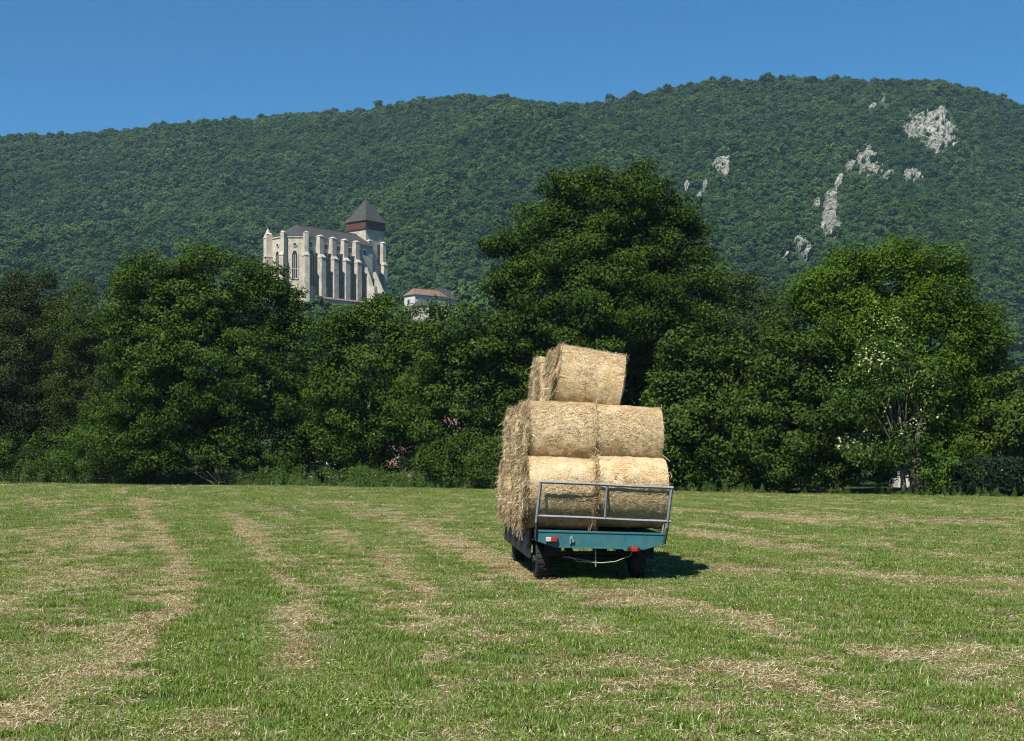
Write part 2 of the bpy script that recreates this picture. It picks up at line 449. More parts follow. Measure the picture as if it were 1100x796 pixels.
# ------------------------------------------------------------------ trees of the hedgerow
def crown_mesh(r, lobes, leaf, dens, tint_mu, base_z=.4, rp_rng=(.55, 1.15), keep_back=.6, flat=.92, n_leaf=120):
    """lobes: (x, y, z, rx, ry, rz) metres. returns V, Q, tint, puff centres"""
    cs = []; rs = []
    for i, (x, y, z, rx, ry, rz) in enumerate(lobes):
        area = 4*PI*((rx*ry)**1.6+(rx*rz)**1.6+(ry*rz)**1.6)**(1/1.6)/3**(1/1.6)
        n = max(5, int(dens*1.45*area/(PI*.72)))
        d = rand_dir(r, n); f = 1-.62*r.random(n)**1.5
        lump = .88+.24*vnoise(d[:, 0]*2.2+i*7.3+50, d[:, 2]*2.2+d[:, 1]*1.7+50)
        c = d*np.array([rx, ry, rz])*(f*lump)[:, None]+np.array([x, y, z])
        keep = (c[:, 2] > base_z) & ((d[:, 1] < .25) | (r.random(n) < keep_back))
        for k, (x2, y2, z2, a2, b2, e2) in enumerate(lobes):
            if k != i:
                q = ((c-np.array([x2, y2, z2]))/np.array([a2, b2, e2])); keep &= (q*q).sum(1) > .30
        cs.append(c[keep])
    c = np.vstack(cs); n = len(c); rp = r.uniform(*rp_rng, n)
    nl = np.maximum(8, (2.2*n_leaf*(rp/.8)**2*r.uniform(.5, 1.2, n))).astype(int)
    C3 = np.repeat(c, nl, 0); R3 = np.repeat(rp, nl)[:, None]; m = len(C3)
    u = rand_dir(r, m); u[:, 2] = u[:, 2]*.8+.18
    P = C3+u*np.array([1.15, 1.15, flat])*R3*(r.random((m, 1))**.4)
    mid = np.array([np.mean([l[0] for l in lobes]), np.mean([l[1] for l in lobes]), np.mean([l[2] for l in lobes])])
    Nn = unit(.55*u+.35*unit(C3-mid)+.75*rand_dir(r, m)+np.array([0, 0, .45]))
    L = leaf*.66*r.uniform(.6, 1.4, m); V, Q = leaf_cards(r, P, Nn, L, L*r.uniform(.45, .7, m))
    tint = np.clip(np.repeat(r.normal(tint_mu, .13, n), nl)+r.normal(0, .12, m), 0, 1)
    return V, Q, tint, c
def trunk_mesh(r, c, top, r0, mat, root, nlimb=16, lean=(0, 0), stems=1, fork=.3):
    mb = MB()
    for s in range(stems):
        ox = (s-(stems-1)/2)*r0*3.0
        pts = []; rad = []; wob = r.normal(0, .12, (9, 2))
        for k in range(9):
            t = k/8
            pts.append((ox*(1+1.6*t)+lean[0]*t*top+wob[k, 0]*t*2, lean[1]*t*top+wob[k, 1]*t*2, -.1+t*top)); rad.append(r0*(1-.85*t)*(1.25 if k == 0 else 1))
        mb.tube(pts, rad, 8)
        for ci in r.choice(len(c), min(nlimb, len(c)), replace=False):
            e = c[ci]; t = np.clip(fork+r.random()*.35, 0, .8); k = int(t*8); b = np.array(pts[k])
            if e[2] < b[2]-.5: k = max(1, int(k*.5)); b = np.array(pts[k])
            mid = b*.5+e*.5+np.array([0, 0, -.08*np.linalg.norm(e-b)])+r.normal(0, .25, 3)
            e = b+(e-b)*.86
            q = [b, b*.7+mid*.3+r.normal(0, .08, 3), mid, mid*.45+e*.55+r.normal(0, .15, 3), e]
            rr = rad[k]*.5; mb.tube(q, [rr, rr*.8, rr*.55, rr*.38, rr*.15], 5)
    mb.build('trunk', mat, root, smooth=True)
LM = {}
LEAF_TONE = (.80, .80, .86)
def tone(c): return tuple(a*b for a, b in zip(c, LEAF_TONE))
LM['deep'] = leaf_mat('deep_green_leaf', tone((.016, .038, .004)), tone((.042, .082, .009)), tone((.092, .145, .018)))
LM['fresh'] = leaf_mat('fresh_green_leaf', tone((.030, .066, .005)), tone((.070, .130, .010)), tone((.125, .19, .020)), .3)
LM['mid'] = leaf_mat('mid_green_leaf', tone((.020, .044, .006)), tone((.050, .090, .012)), tone((.098, .148, .024)))
LM['olive'] = leaf_mat('olive_green_leaf', tone((.022, .044, .008)), tone((.050, .082, .014)), tone((.092, .125, .027)))
LM['brown'] = leaf_mat('brownish_green_leaf', tone((.020, .034, .009)), tone((.040, .058, .016)), tone((.070, .085, .026)))
LM['cream'] = leaf_mat('green_leaf_with_pale_seed_wings', tone((.018, .044, .008)), tone((.040, .085, .012)), tone((.075, .13, .022)),   .25, .06, (.42, .45, .20), .985)
LM['bush'] = leaf_mat('bush_leaf', tone((.030, .072, .010)), tone((.065, .130, .016)), tone((.115, .19, .030)), .3)
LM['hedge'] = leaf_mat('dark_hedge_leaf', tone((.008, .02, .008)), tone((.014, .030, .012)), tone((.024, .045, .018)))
tree_no = [0]
def tree(name, label, Y, tx, lobes, kind, group='trees along the far edge of the field', leaf=.30, dens=1.0, top=None, r0=.3, bark='bark',
         nlimb=16, stems=1, fork=.3, n_leaf=120, tint=.5, cat='tree', depth=.9, base_z=.4, rp=(.55, 1.15), trunk=True, keep_back=.6):
    tree_no[0] += 1; r = np.random.default_rng(100+tree_no[0])
    X0 = pX(tx, Y); root = empty(name, (X0, Y, float(terrain(X0, Y))))
    lb = []
    for (cx, cy, rx, ry) in lobes:
        a = rx/F*Y; b = ry/F*Y
        lb.append((pX(cx, Y)-X0, r.uniform(-.35, .35)*a, pZ(cy, Y), a, min(a, 6.0)*depth*r.uniform(.85, 1.1), b))
    V, Q, ti, c = crown_mesh(r, lb, leaf, dens, tint, base_z=base_z, rp_rng=rp, n_leaf=n_leaf, keep_back=keep_back)
    np_mesh('crown' if cat == 'tree' else 'foliage', V, Q, LM[kind], root, {'tint': ('FACE', ti)})
    if trunk:
        zt = max(l[2]+l[5]*.5 for l in lb) if top is None else top
        trunk_mesh(r, c, zt*.9, r0, M[bark], root, nlimb, stems=stems, fork=fork)
    tag(root, label, cat, group); return root

tree('brown_tinged_tree', 'brownish dark tree with a spiky top at the left end of the treeline', 121, 22,
     [(15,330,26,38),(46,322,24,32),(20,400,52,70),(0,370,40,60),(40,450,60,60),(10,470,50,50)], 'brown', leaf=.26, dens=1.0)
tree('broadleaf_tree', 'olive green tree between the brownish tree and the broad dense tree', 118, 95,
     [(98,345,34,42),(75,350,28,30),(118,380,32,50),(92,420,48,60),(90,470,50,50)], 'olive', leaf=.24)
tree('broadleaf_tree', 'broad dense dark green tree standing left in front of the cathedral', 108, 225,
     [(222,318,60,52),(165,322,44,48),(275,330,48,58),(215,400,92,80),(305,385,32,58),(145,375,40,50),(150,300,26,26),(265,440,70,70),(170,455,70,60),(318,430,26,66),(315,480,28,45)],
     'deep', leaf=.31, dens=1.05, r0=.4, tint=.55)
tree('broadleaf_tree', 'rounded green tree directly below the cathedral tower', 103, 400,
     [(400,358,40,42),(368,370,30,46),(436,374,26,44),(400,420,62,66),(365,440,36,60),(440,440,34,60),(400,480,50,36)], 'deep', leaf=.3, r0=.28, tint=.6)
tree('broadleaf_tree', 'dull green tree below the house with the red roof', 98, 505,
     [(505,368,42,42),(478,374,32,46),(535,385,34,44),(500,440,54,62),(545,450,36,60),(470,450,32,56),(505,490,56,30)], 'mid', leaf=.3, r0=.25)
tree('broadleaf_tree', 'tallest tree with a wide domed crown behind the hay bales', 101, 655,
     [(652,238,66,62),(640,290,62,50),(690,300,52,46),(540,278,26,30),(735,255,26,36),(592,262,46,46),(712,262,52,60),(548,290,30,42),(620,215,36,34),(690,212,38,32),(575,322,48,42),(745,318,40,58),(650,345,80,50),(700,350,50,60),(765,350,30,48),(600,375,52,44),(560,420,44,60),(620,450,60,70),(690,440,50,70)],
     'deep', leaf=.3, dens=1.1, r0=.5, bark='pale_bark', nlimb=26, fork=.35, tint=.5)
tree('broadleaf_tree', 'leafy grey-green tree just right of the hay wagon', 88, 750,
     [(748,395,44,48),(722,430,34,54),(782,420,40,62),(755,470,52,52),(715,490,34,38),(795,485,36,42)], 'mid', leaf=.34, r0=.25, tint=.5)
tree('broadleaf_tree', 'narrow tree rising between the domed tree and the bright green tree', 96, 812,
     [(812,338,26,46),(795,345,24,52),(834,365,30,52),(812,410,44,56)], 'olive', leaf=.23, r0=.25, tint=.4)
tree('broadleaf_tree', 'low spreading tree with layered clumps left of the cream-flecked tree', 85, 868,
     [(862,385,44,52),(890,405,38,52),(840,440,46,56),(880,460,50,56),(835,490,38,36),(900,490,36,36)], 'mid', leaf=.31, r0=.25, tint=.48)
tree('broadleaf_tree', 'bright fresh green tree with a big rounded crown on the right', 86, 985,
     [(958,308,66,58),(905,315,42,46),(870,312,22,30),(1012,318,42,54),(1050,362,28,40),(975,385,85,75),(900,365,44,50),(1050,415,32,50),(1025,450,46,62),(930,430,50,60)],
     'fresh', leaf=.27, dens=1.35, r0=.4, tint=.52)
tree('flecked_tree', 'thin twin-stemmed tree flecked with pale yellow-green leaves, right of centre', 79.5, 976,
     [(945,392,34,44),(965,420,44,52),(930,440,36,46),(975,460,40,34),(915,420,22,34),(940,482,34,20),(948,500,20,14),(975,398,36,40)], 'cream', leaf=.27, dens=.42, r0=.17, stems=2, bark='bark', nlimb=14, base_z=1.2, tint=.62)
def sprays(root, Y, tx, px_lobes, n):
    r = np.random.default_rng(404); X0 = pX(tx, Y); P = []
    for (cx, cy, rx, ry, k) in px_lobes:
        d = rand_dir(r, k); d[:, 1] = -np.abs(d[:, 1])
        c = np.stack([pX(cx, Y)-X0+d[:, 0]*rx/F*Y, d[:, 1]*rx/F*Y*1.05, pZ(cy, Y)+d[:, 2]*ry/F*Y], -1)
        P.append(np.repeat(c, n, 0)+r.normal(0, .13, (k*n, 3))*np.array([1.2, 1.2, 2.2]))
    P = np.vstack(P); m = len(P); L = r.uniform(.08, .19, m)
    V, Q = leaf_cards(r, P, unit(rand_dir(r, m)+np.array([-.3, -.6, .5])), L, L*.5)
    np_mesh('leaf_spray', V, Q, leaf_mat('pale_cream_leaf', (.15, .22, .04), (.25, .32, .08), (.38, .42, .15)), root, {'tint': ('FACE', r.random(m))})['kind'] = 'stuff'
sprays(bpy.data.objects['flecked_tree'], 79.5, 976, [(945,372,30,34,34), (975,395,26,26,20), (990,430,16,30,12), (925,405,30,30,12), (960,440,40,40,12), (945,345,4,8,4)], 11)
tree('broadleaf_tree', 'mid green tree at the right edge of the photo', 84, 1084,
     [(1080,430,26,40),(1098,450,30,50),(1070,465,28,34),(1110,480,30,40)], 'mid', leaf=.3, r0=.2, tint=.62)
tree('broadleaf_tree', 'dark tree just past the right edge beside the hedge', 82, 1165,
     [(1160,400,50,70),(1180,460,50,70)], 'mid', leaf=.34, r0=.25, dens=.8)
tree('broadleaf_tree', 'dark tree just past the left edge beside the brownish tree', 122, -70,
     [(-60,350,50,60),(-70,420,60,80),(-50,470,60,50)], 'deep', leaf=.34, r0=.3, dens=.8)
# darker trees further back that close the line
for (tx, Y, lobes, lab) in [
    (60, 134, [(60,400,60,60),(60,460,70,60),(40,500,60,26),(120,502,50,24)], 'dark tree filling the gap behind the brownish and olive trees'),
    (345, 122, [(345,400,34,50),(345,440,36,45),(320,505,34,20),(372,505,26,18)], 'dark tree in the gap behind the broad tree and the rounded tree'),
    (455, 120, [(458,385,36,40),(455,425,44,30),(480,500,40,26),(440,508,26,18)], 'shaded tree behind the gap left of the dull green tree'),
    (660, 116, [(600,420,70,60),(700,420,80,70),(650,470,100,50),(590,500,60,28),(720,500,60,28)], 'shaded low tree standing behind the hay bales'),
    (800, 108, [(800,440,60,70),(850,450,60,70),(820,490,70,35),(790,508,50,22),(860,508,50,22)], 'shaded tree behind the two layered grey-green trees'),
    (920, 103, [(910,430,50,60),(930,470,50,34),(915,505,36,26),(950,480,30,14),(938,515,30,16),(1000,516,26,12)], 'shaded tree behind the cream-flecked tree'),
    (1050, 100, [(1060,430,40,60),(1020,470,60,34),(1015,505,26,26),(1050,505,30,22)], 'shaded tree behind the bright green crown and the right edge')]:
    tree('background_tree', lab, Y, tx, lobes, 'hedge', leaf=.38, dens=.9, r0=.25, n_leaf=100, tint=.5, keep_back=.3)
# bushes at the foot of the trees
SH = 'bushes at the foot of the trees'
for (name, lab, Y, tx, lobes, kind, d) in [
    ('leafy_bush', 'bright green leafy bush under the left trees', 110, 118, [(118,468,38,30),(90,485,36,24),(150,485,34,24),(118,498,60,16)], 'bush', 1.0),
    ('leafy_bush', 'low dark bush below the brownish tree', 113, 20, [(20,488,40,22),(-15,490,40,24),(50,500,30,14)], 'mid', .9),
    ('leafy_bush', 'low bush at the foot of the broad dense tree', 105, 235, [(210,492,34,22),(250,498,36,20),(290,500,30,18)], 'mid', .9),
    ('leafy_bush', 'wide low green bush below the rounded tree', 101, 385, [(370,512,26,12),(400,514,30,11),(425,516,20,9)], 'bush', 1.0),
    ('leafy_bush', 'dark low bush left of the hay wagon', 94, 515, [(500,505,34,20),(535,500,32,24)], 'mid', .9),
    ('leafy_bush', 'shaded bush at the foot of the tree right of the wagon', 87.5, 765, [(740,510,34,18),(785,508,34,20),(820,512,26,16)], 'mid', .9),
    ('leafy_bush', 'shaded bush at the foot of the layered tree', 84, 880, [(860,508,34,20),(905,508,34,22),(936,510,20,20)], 'mid', .9),
    ('leafy_bush', 'grassy green bush right of the twin-stemmed tree', 79, 1022, [(1020,490,24,26),(1040,505,28,22),(1000,512,26,14),(1018,520,40,10)], 'bush', 1.0),
    ]:
    tree(name, lab, Y, tx, lobes, kind, SH, leaf=.24, dens=d*1.3, r0=.06, nlimb=12, n_leaf=110, cat='bush', base_z=.1, rp=(.35, .7), fork=.05)
def hedge():
    r = np.random.default_rng(77); X0 = pX(1082, 78.5); root = empty('clipped_hedge', (X0, 78.5, 0))
    n = 9000; L, D, Hh = 2.6, .7, 1.9
    p = r.uniform(-1, 1, (n, 3)); k = np.argmax(np.abs(p), 1); p[np.arange(n), k] = np.sign(p[np.arange(n), k])
    P = p*np.array([L, D, Hh/2])+np.array([0, 0, Hh/2+.1])+r.normal(0, .07, (n, 3))
    Nn = unit(p*np.array([.3, 1, 1])+.8*rand_dir(r, n)); S = r.uniform(.12, .24, n)
    V, Q = leaf_cards(r, P, Nn, S, S*.6)
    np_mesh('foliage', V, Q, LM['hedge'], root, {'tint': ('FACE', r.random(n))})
    mb = MB()
    for i in range(9): mb.tube([(-2.4+.6*i, 0, -.1), (-2.4+.6*i+r.normal(0, .1), 0, 1.7)], [.04, .015], 5)
    mb.build('stem', M['bark'], root)
    tag(root, 'dark clipped hedge at the right edge of the field', 'hedge')
hedge()

# ------------------------------------------------------------------ grass, straw and weeds
def grass():
    r = np.random.default_rng(31)
    def gm(name, a, b, c, tr=.3):
        return leaf_mat(name, a, b, c, tr, .2)
    t = NT('meadow_blade'); col = t.ramp(t.attr('tint'), [(.03, (.062, .115, .013)), (.28, (.140, .222, .030)), (.52, (.27, .33, .085)), (.60, (.17, .105, .06)), (.70, (.27, .18, .105)), (.80, (.45, .35, .215)), (.97, (.72, .64, .47))])
    pb = t.principled(col, .55, .2); tl = t.n('ShaderNodeBsdfTranslucent'); t.l(t.mix(1.0, col, (1, 1.05, .5), 'MULTIPLY'), tl.inputs[0])
    mx = t.n('ShaderNodeMixShader'); mx.inputs[0].default_value = .3; t.l(pb, mx.inputs[1]); t.l(tl.outputs[0], mx.inputs[2]); G = t.done(mx.outputs[0])
    def tints(n, dry, lo=.27, hi=1.0): return np.where(r.random(n) < dry, r.uniform(.58, hi, n), np.clip(r.normal(lo, .12, n), 0, .56))
    def tile(name, n, rad, h, w, lean, dry, hm=.35, mat=None, lo=.27):
        rr = rad*np.sqrt(r.random(n))*(.5+.5*r.random(n)); a = r.uniform(0, 2*PI, n)
        P = np.stack([rr*np.cos(a), rr*np.sin(a), np.full(n, -.006)], -1)
        H = r.uniform(h*hm, h, n); V, Fc = blades(r, P, H, r.uniform(w*.6, w*1.3, n), np.abs(r.normal(lean, lean*.6, n)))
        ti = tints(n, dry, lo) if mat is None else np.clip(r.normal(.5, .22, n), 0, 1)
        return proto(np_mesh(name, V, Fc, mat or G, attrs={'tint': ('FACE', np.concatenate([ti, ti]))}))
    def litter(name, n, rad, ln, w, dry):
        rr = rad*np.sqrt(r.random(n)); a = r.uniform(0, 2*PI, n)
        P = np.stack([rr*np.cos(a), rr*np.sin(a), r.uniform(.004, .045, n)], -1)
        Nn = unit(np.stack([r.normal(0, .3, n), r.normal(0, .3, n), np.ones(n)], -1))
        L = r.uniform(ln*.4, ln, n); V, Q = leaf_cards(r, P, Nn, L, r.uniform(w*.6, w*1.4, n))
        return proto(np_mesh(name, V, Q, G, attrs={'tint': ('FACE', tints(n, dry))}))
    def clover(name, n, rad):
        rr = rad*np.sqrt(r.random(n)); a = r.uniform(0, 2*PI, n)
        P = np.stack([rr*np.cos(a), rr*np.sin(a), r.uniform(.01, .06, n)], -1)
        Nn = unit(np.stack([r.normal(0, .5, n), r.normal(0, .5, n), np.ones(n)], -1)); L = r.uniform(.010, .030, n)
        V, Q = leaf_cards(r, P, Nn, L, L*.7)
        return proto(np_mesh(name, V, Q, G, attrs={'tint': ('FACE', tints(n, .03))}))
    kinds = [tile('grass_a%d' % i, 520, .30, .062, .006, .65, .08+.09*i) for i in range(4)]        # 0-3 ordinary, some straw
    kinds += [tile('grass_b%d' % i, 240, .20, .10, .0066, .5, .06, lo=.22) for i in range(3)]               # 4-6 lush tufts
    kinds += [tile('grass_c%d' % i, 300, .30, .055, .006, .9, .62+.1*i) for i in range(3)]           # 7-9 dry stubble
    kinds += [litter('grass_d%d' % i, 190, .32, .13, .007, .85) for i in range(3)]                   # 10-12 flat straw
    kinds += [clover('grass_e%d' % i, 200, .22) for i in range(2)]                                   # 13-14 small leaves
    kinds += [tile('grass_f%d' % i, 9, .25, .18, .005, .3, .9, hm=.5) for i in range(2)]            # 15-16 standing dry stalks
    for i in range(2):      # 17-18 low dead brown thatch
        n = 260; rr = .3*np.sqrt(r.random(n)); a = r.uniform(0, 2*PI, n); P = np.stack([rr*np.cos(a), rr*np.sin(a), np.full(n, -.004)], -1)
        V, Fc = blades(r, P, r.uniform(.015, .05, n), r.uniform(.004, .009, n), np.abs(r.normal(1.0, .5, n))); ti = tints(n, .85, .2, .76)
        kinds.append(proto(np_mesh('grass_g%d' % i, V, Fc, G, attrs={'tint': ('FACE', np.concatenate([ti, ti]))})))
    # candidate points, density falling slowly with distance
    n = 64000
    q = r.random(n); y0, y1 = 6.5, 122.0
    e = .62
    Y = (y0**(2*e)+(y1**(2*e)-y0**(2*e))*q)**(1/(2*e)); X = r.uniform(-.45, .45, n)*(Y+1.5)
    ok = Y < field_edge(X)+.6; X, Y = X[ok], Y[ok]; n = len(X)
    d = dryness(X, Y); u_ = X+.22*Y; w_ = Y-.22*X; u = r.random(n); ix = np.zeros(n, int)
    pd = sstep(.10, .85, d+r.normal(0, .13, n))*.93
    dryk = u < pd
    ix = np.where(dryk, np.where(r.random(n) < .5, r.integers(7, 10, n), r.integers(10, 13, n)), r.integers(0, 4, n))
    lush = (~dryk) & (fbm(u_*1.0+70, w_*.25, 3) > .47) & (r.random(n) < .6); ix[lush] = r.integers(4, 7, lush.sum())
    cl = (~dryk) & (~lush) & (r.random(n) < .14); ix[cl] = r.integers(13, 15, cl.sum())
    stk = (r.random(n) < .035+.1*sstep(-3, -14, X)*sstep(20, 35, Y)); ix[stk] = r.integers(15, 17, stk.sum())
    dead = dryk & (fbm(u_*.8+140, w_*.35+60, 3) > .5) & (r.random(n) < .5); ix[dead] = r.integers(17, 19, dead.sum())
    sc = r.uniform(.75, 1.25, n)*(1+.5*sstep(25, 90, Y))
    sc = np.where(np.isin(ix, (0, 1, 2, 3, 13, 14)), sc*(1.15-.4*d), sc)
    P = np.stack([X, Y, terrain(X, Y)], -1)
    # the wheels press the grass flat
    o = scatter('meadow_grass', P, r.uniform(0, 6.28, n), sc, ix, kinds)
    o['label'] = 'mown green grass and dry straw litter of the field'
    print('grass tiles', n)
    # rank weeds at the foot of the trees
    W = gm('weed_blade', (.035, .075, .015), (.08, .145, .03), (.16, .22, .065), .35); W2 = gm('dry_weed_blade', (.12, .12, .05), (.22, .21, .10), (.34, .31, .17), .2)
    wk = [tile('weed_a%d' % i, 90, .35, .75, .022, .35, 0, mat=W) for i in range(4)]+[tile('weed_b%d' % i, 50, .3, .8, .012, .25, 0, hm=.5, mat=W2) for i in range(2)]
    for i in range(3):      # leafy stems
        st = 7; P = []; 
        for s in range(st):
            b = r.normal(0, .14, 2); h = r.uniform(.7, 1.5); k = 60; z = r.random(k)**.7*h; spread = .14*(1-z/h*.7)
            P.append(np.stack([b[0]+r.normal(0, 1, k)*spread, b[1]+r.normal(0, 1, k)*spread, z], -1))
        P = np.vstack(P); k = len(P); L = r.uniform(.06, .15, k)
        V, Q = leaf_cards(r, P, unit(rand_dir(r, k)+np.array([0, -.2, .8])), L, L*.5)
        wk.append(proto(np_mesh('weed_c%d' % i, V, Q, W, attrs={'tint': ('FACE', np.clip(r.normal(.5, .2, k), 0, 1))})))
    n = 3000; px = r.uniform(-60, 1160, n); X = r.uniform(-50, 45, n); off = np.abs(r.normal(0, 1.6, n))-.2
    Y = field_edge(X)+off; ix = np.where(r.random(n) < .16, r.integers(4, 6, n), np.where(r.random(n) < .5, r.integers(0, 4, n), r.integers(6, 9, n)))
    amt = -.02+.95*fbm(X*.30, Y*.1+5, 2)+.5*sstep(-2, -25, X)-.30*sstep(4, 12, X)
    keep = r.random(n) < amt; X, Y, ix, amt = X[keep], Y[keep], ix[keep], amt[keep]; n = len(X)
    sc = r.uniform(.5, 1.15, n)*(.5+.7*amt); sc = sc*np.where(X > 12, .6, 1.0)
    o = scatter('edge_weeds', np.stack([X, Y, terrain(X, Y)], -1), r.uniform(0, 6.28, n), sc, ix, wk)
    o['label'] = 'tall rank weeds and nettles along the foot of the trees'
grass()

# ------------------------------------------------------------------ hay wagon
TH = math.radians(4.6); TX, TY = 1.515, 24.74
roll = Matrix.Rotation(math.radians(1.7), 4, 'Y')      # the bed leans a little to the right on its springs
t_teal = NT('teal_paint'); v = t_teal.coord(); f = t_teal.noise(v, 4, 6, .7); g = t_teal.noise(v, 22, 4, .7)
c = t_teal.ramp(f, [(.3, (.012, .088, .105)), (.7, (.028, .14, .155))]); c = t_teal.mix(t_teal.ramp(g, [(.55, (0,0,0)), (.68, (1,1,1))]), c, (.12, .085, .055))
M['teal'] = t_teal.done(t_teal.principled(c, .55, .4, 0, g, .15, .005))
t_g = NT('grey_galvanised_rail'); v = t_g.coord(); f = t_g.noise(v, 7, 6, .7)
c = t_g.ramp(f, [(.3, (.14, .14, .155)), (.65, (.26, .26, .28)), (.8, (.15, .10, .07))]); M['rail'] = t_g.done(t_g.principled(c, .55, .4, .25, f, .2, .004))
M['chassis'] = simple('dark_chassis_steel', (.012, .012, .013), (.035, .032, .03), 8, .7, .3)
M['rubber'] = simple('tyre_rubber', (.012, .012, .012), (.032, .03, .028), 20, .85, .25)
M['rim'] = simple('grimy_wheel_rim', (.10, .10, .095), (.2, .19, .17), 10, .7, .3)
M['plank'] = simple('weathered_deck_plank', (.09, .075, .06), (.2, .17, .14), 6, .9, .15)
M['red_lens'] = simple('red_lamp_lens', (.30, .012, .012), (.45, .02, .02), 20, .2, .5)
M['white_lens'] = simple('clear_lamp_lens', (.34, .33, .31), (.5, .48, .45), 20, .2, .5)
M['hose'] = simple('pale_brake_hose', (.35, .34, .2), (.5, .48, .3), 20, .6, .3)
M['zinc'] = simple('dull_zinc', (.2, .2, .2), (.38, .38, .38), 20, .4, .5, .4)
wagon = empty('hay_wagon', (TX, TY, 0), TH)
tag(wagon, 'low teal farm wagon with grey rear rail, loaded with round straw bales', 'farm wagon')
DZ = .88; LEN = 6.7; HW = 1.13
mb = MB(roll)
for i in range(9): mb.box(-HW+i*2*HW/9+.004, -HW+(i+1)*2*HW/9-.004, .02, LEN, DZ-.05, DZ-.002)
mb.build('deck', M['plank'], wagon)
mb = MB(roll)
for s in (-1, 1):
    mb.box(s*.45-.05, s*.45+.05, .05, LEN, .60, .778)
    mb.box(s*1.08-.03, s*1.08+.03, .03, LEN, .68, .826)
for y in np.linspace(.3, LEN-.1, 9): mb.box(-1.04, 1.04, y-.035, y+.035, .782, .826)
mb.build('chassis', M['chassis'], wagon, bevel=.006)
# tailboard: folded plate with cut lower corners and a lip
mb = MB(roll)
mb.poly_y([(-HW, DZ+.01), (-HW, .70), (-HW+.36, .59), (HW-.36, .59), (HW, .70), (HW, DZ+.01)], -.03, .015)
mb.box(-HW, HW, -.045, -.032, DZ-.022, DZ+.012); mb.box(-HW+.40, HW-.40, -.045, -.032, .592, .612)
tb = mb.build('tailboard', M['teal'], wagon, bevel=.004)
mb = MB(roll); mb.box(-.53, -.49, -.07, -.034, .74, .80); mb.box(-.545, -.52, -.08, -.05, .67, .78); mb.box(-.50, -.47, -.075, -.05, .69, .75)
mb.build('latch', M['zinc'], tb, bevel=.004)
# rear rail
SH_ = .10
def railpt(x, z): return (x-.05+SH_*min(1, (z-DZ+.05)/.3), -.055-.10*(z-DZ), z)
GR = roll @ Matrix.Translation((0, 0, DZ)) @ Matrix.Rotation(math.radians(.9), 4, 'Y') @ Matrix.Translation((0, 0, -DZ))
HG = HW+.045
for x in (-HG+.03, HG-.03):
    mb = MB(GR); mb.tube([railpt(x, 1.0), railpt(x, 1.70)], .026, 4); po = mb.build('post', M['rail'], wagon)
    mb = MB(GR); b = (x*.985-.01, -.056, .72); mb.tube([b, railpt(x, 1.03)], .024, 4); mb.build('shaded_post_leg', M['chassis'], po)  # bent lower leg of the post; its shade is put into the dark colour
mb = MB(GR); mb.tube([railpt(.01, 1.12), railpt(.01, 1.68)], .022, 4); mb.build('post', M['rail'], wagon)
for z in (1.705, 1.115):
    mb = MB(GR); mb.tube([railpt(-HG+.005, z), railpt(-.3, z+.004), railpt(.4, z-.004), railpt(HG-.005, z)], .026, 4); mb.build('rail', M['rail'], wagon)
mb = MB(roll); mb.tube([(HW+.0, .18, DZ-.02), (HW+.05, .12, 1.60)], .024, 4)
mb.build('side_stake', M['rail'], wagon)
# lamps
for (x, z, both) in ((-.86, .735, True), (.58, .60, False)):
    mb = MB(roll); mb.box(x-.11, x+.11, -.075, -.031, z-.045, z+.045); L = mb.build('tail_light', M['chassis'], wagon, bevel=.02)
    mb = MB(roll)
    mb.box(x-.105+(.10 if both else .06), x+.10-(0 if both else .03), -.10, -.0765, z-.04, z+.04); mb.build('lens', M['red_lens'], L, bevel=.03)
    if both:
        mb = MB(roll); mb.box(x-.105, x-.008, -.10, -.0765, z-.04, z+.04); mb.build('lens', M['white_lens'], L, bevel=.03)
# dropped side board and stakes along the left
mb = MB(roll)
mb.poly_y([(0, 0), (0, 1)], 0, 0) if False else None
mb.add([(-1.16, .55, .86), (-1.19, .55, .36), (-1.19, 6.4, .36), (-1.16, 6.4, .86), (-1.13, .55, .86), (-1.16, .55, .36), (-1.16, 6.4, .36), (-1.13, 6.4, .86)],
       [(0,1,2,3), (7,6,5,4), (0,4,5,1), (1,5,6,2), (2,6,7,3), (3,7,4,0)])
mb.build('side_board', M['chassis'], wagon)
for k in range(6):
    mb = MB(roll); y = .65+k*1.1; mb.box(-1.225, -1.195, y-.018, y+.018, .60, .84); mb.build('stake', M['rail'], wagon)
# axles, wheels
def wheel(x, y, side):
    prof = [(-.10, .20), (-.115, .24), (-.12, .31), (-.115, .35), (-.095, .374), (-.05, .385), (.05, .385), (.095, .374), (.115, .35), (.12, .31), (.115, .24), (.10, .20)]
    Mx = Matrix.Translation((x, y, .385))
    w = MB().lathe(prof, 36, Mx)
    for k in range(26):
        a = 2*PI*k/26
        for s in (-1, 1):
            R = Mx @ Matrix.Rotation(a+(.12 if s > 0 else 0), 4, 'X')
            w.box(s*.055-.048, s*.055+.048, -.022, .022, .380, .393, R)
    tyre = w.build('wheel', M['rubber'], wagon)
    rm = MB().lathe([(side*.05, .02), (side*.05, .16), (side*.13, .19), (side*.135, .205)] if False else [(-.10, .198), (-.06, .19), (.06, .19), (.10, .198)], 28, Mx)
    rm.lathe([(side*.10, .07), (side*.155, .06)] if side > 0 else [(-.155, .06), (-.10, .07)], 16, Mx)
    rm.build('rim', M['rim'], tyre)
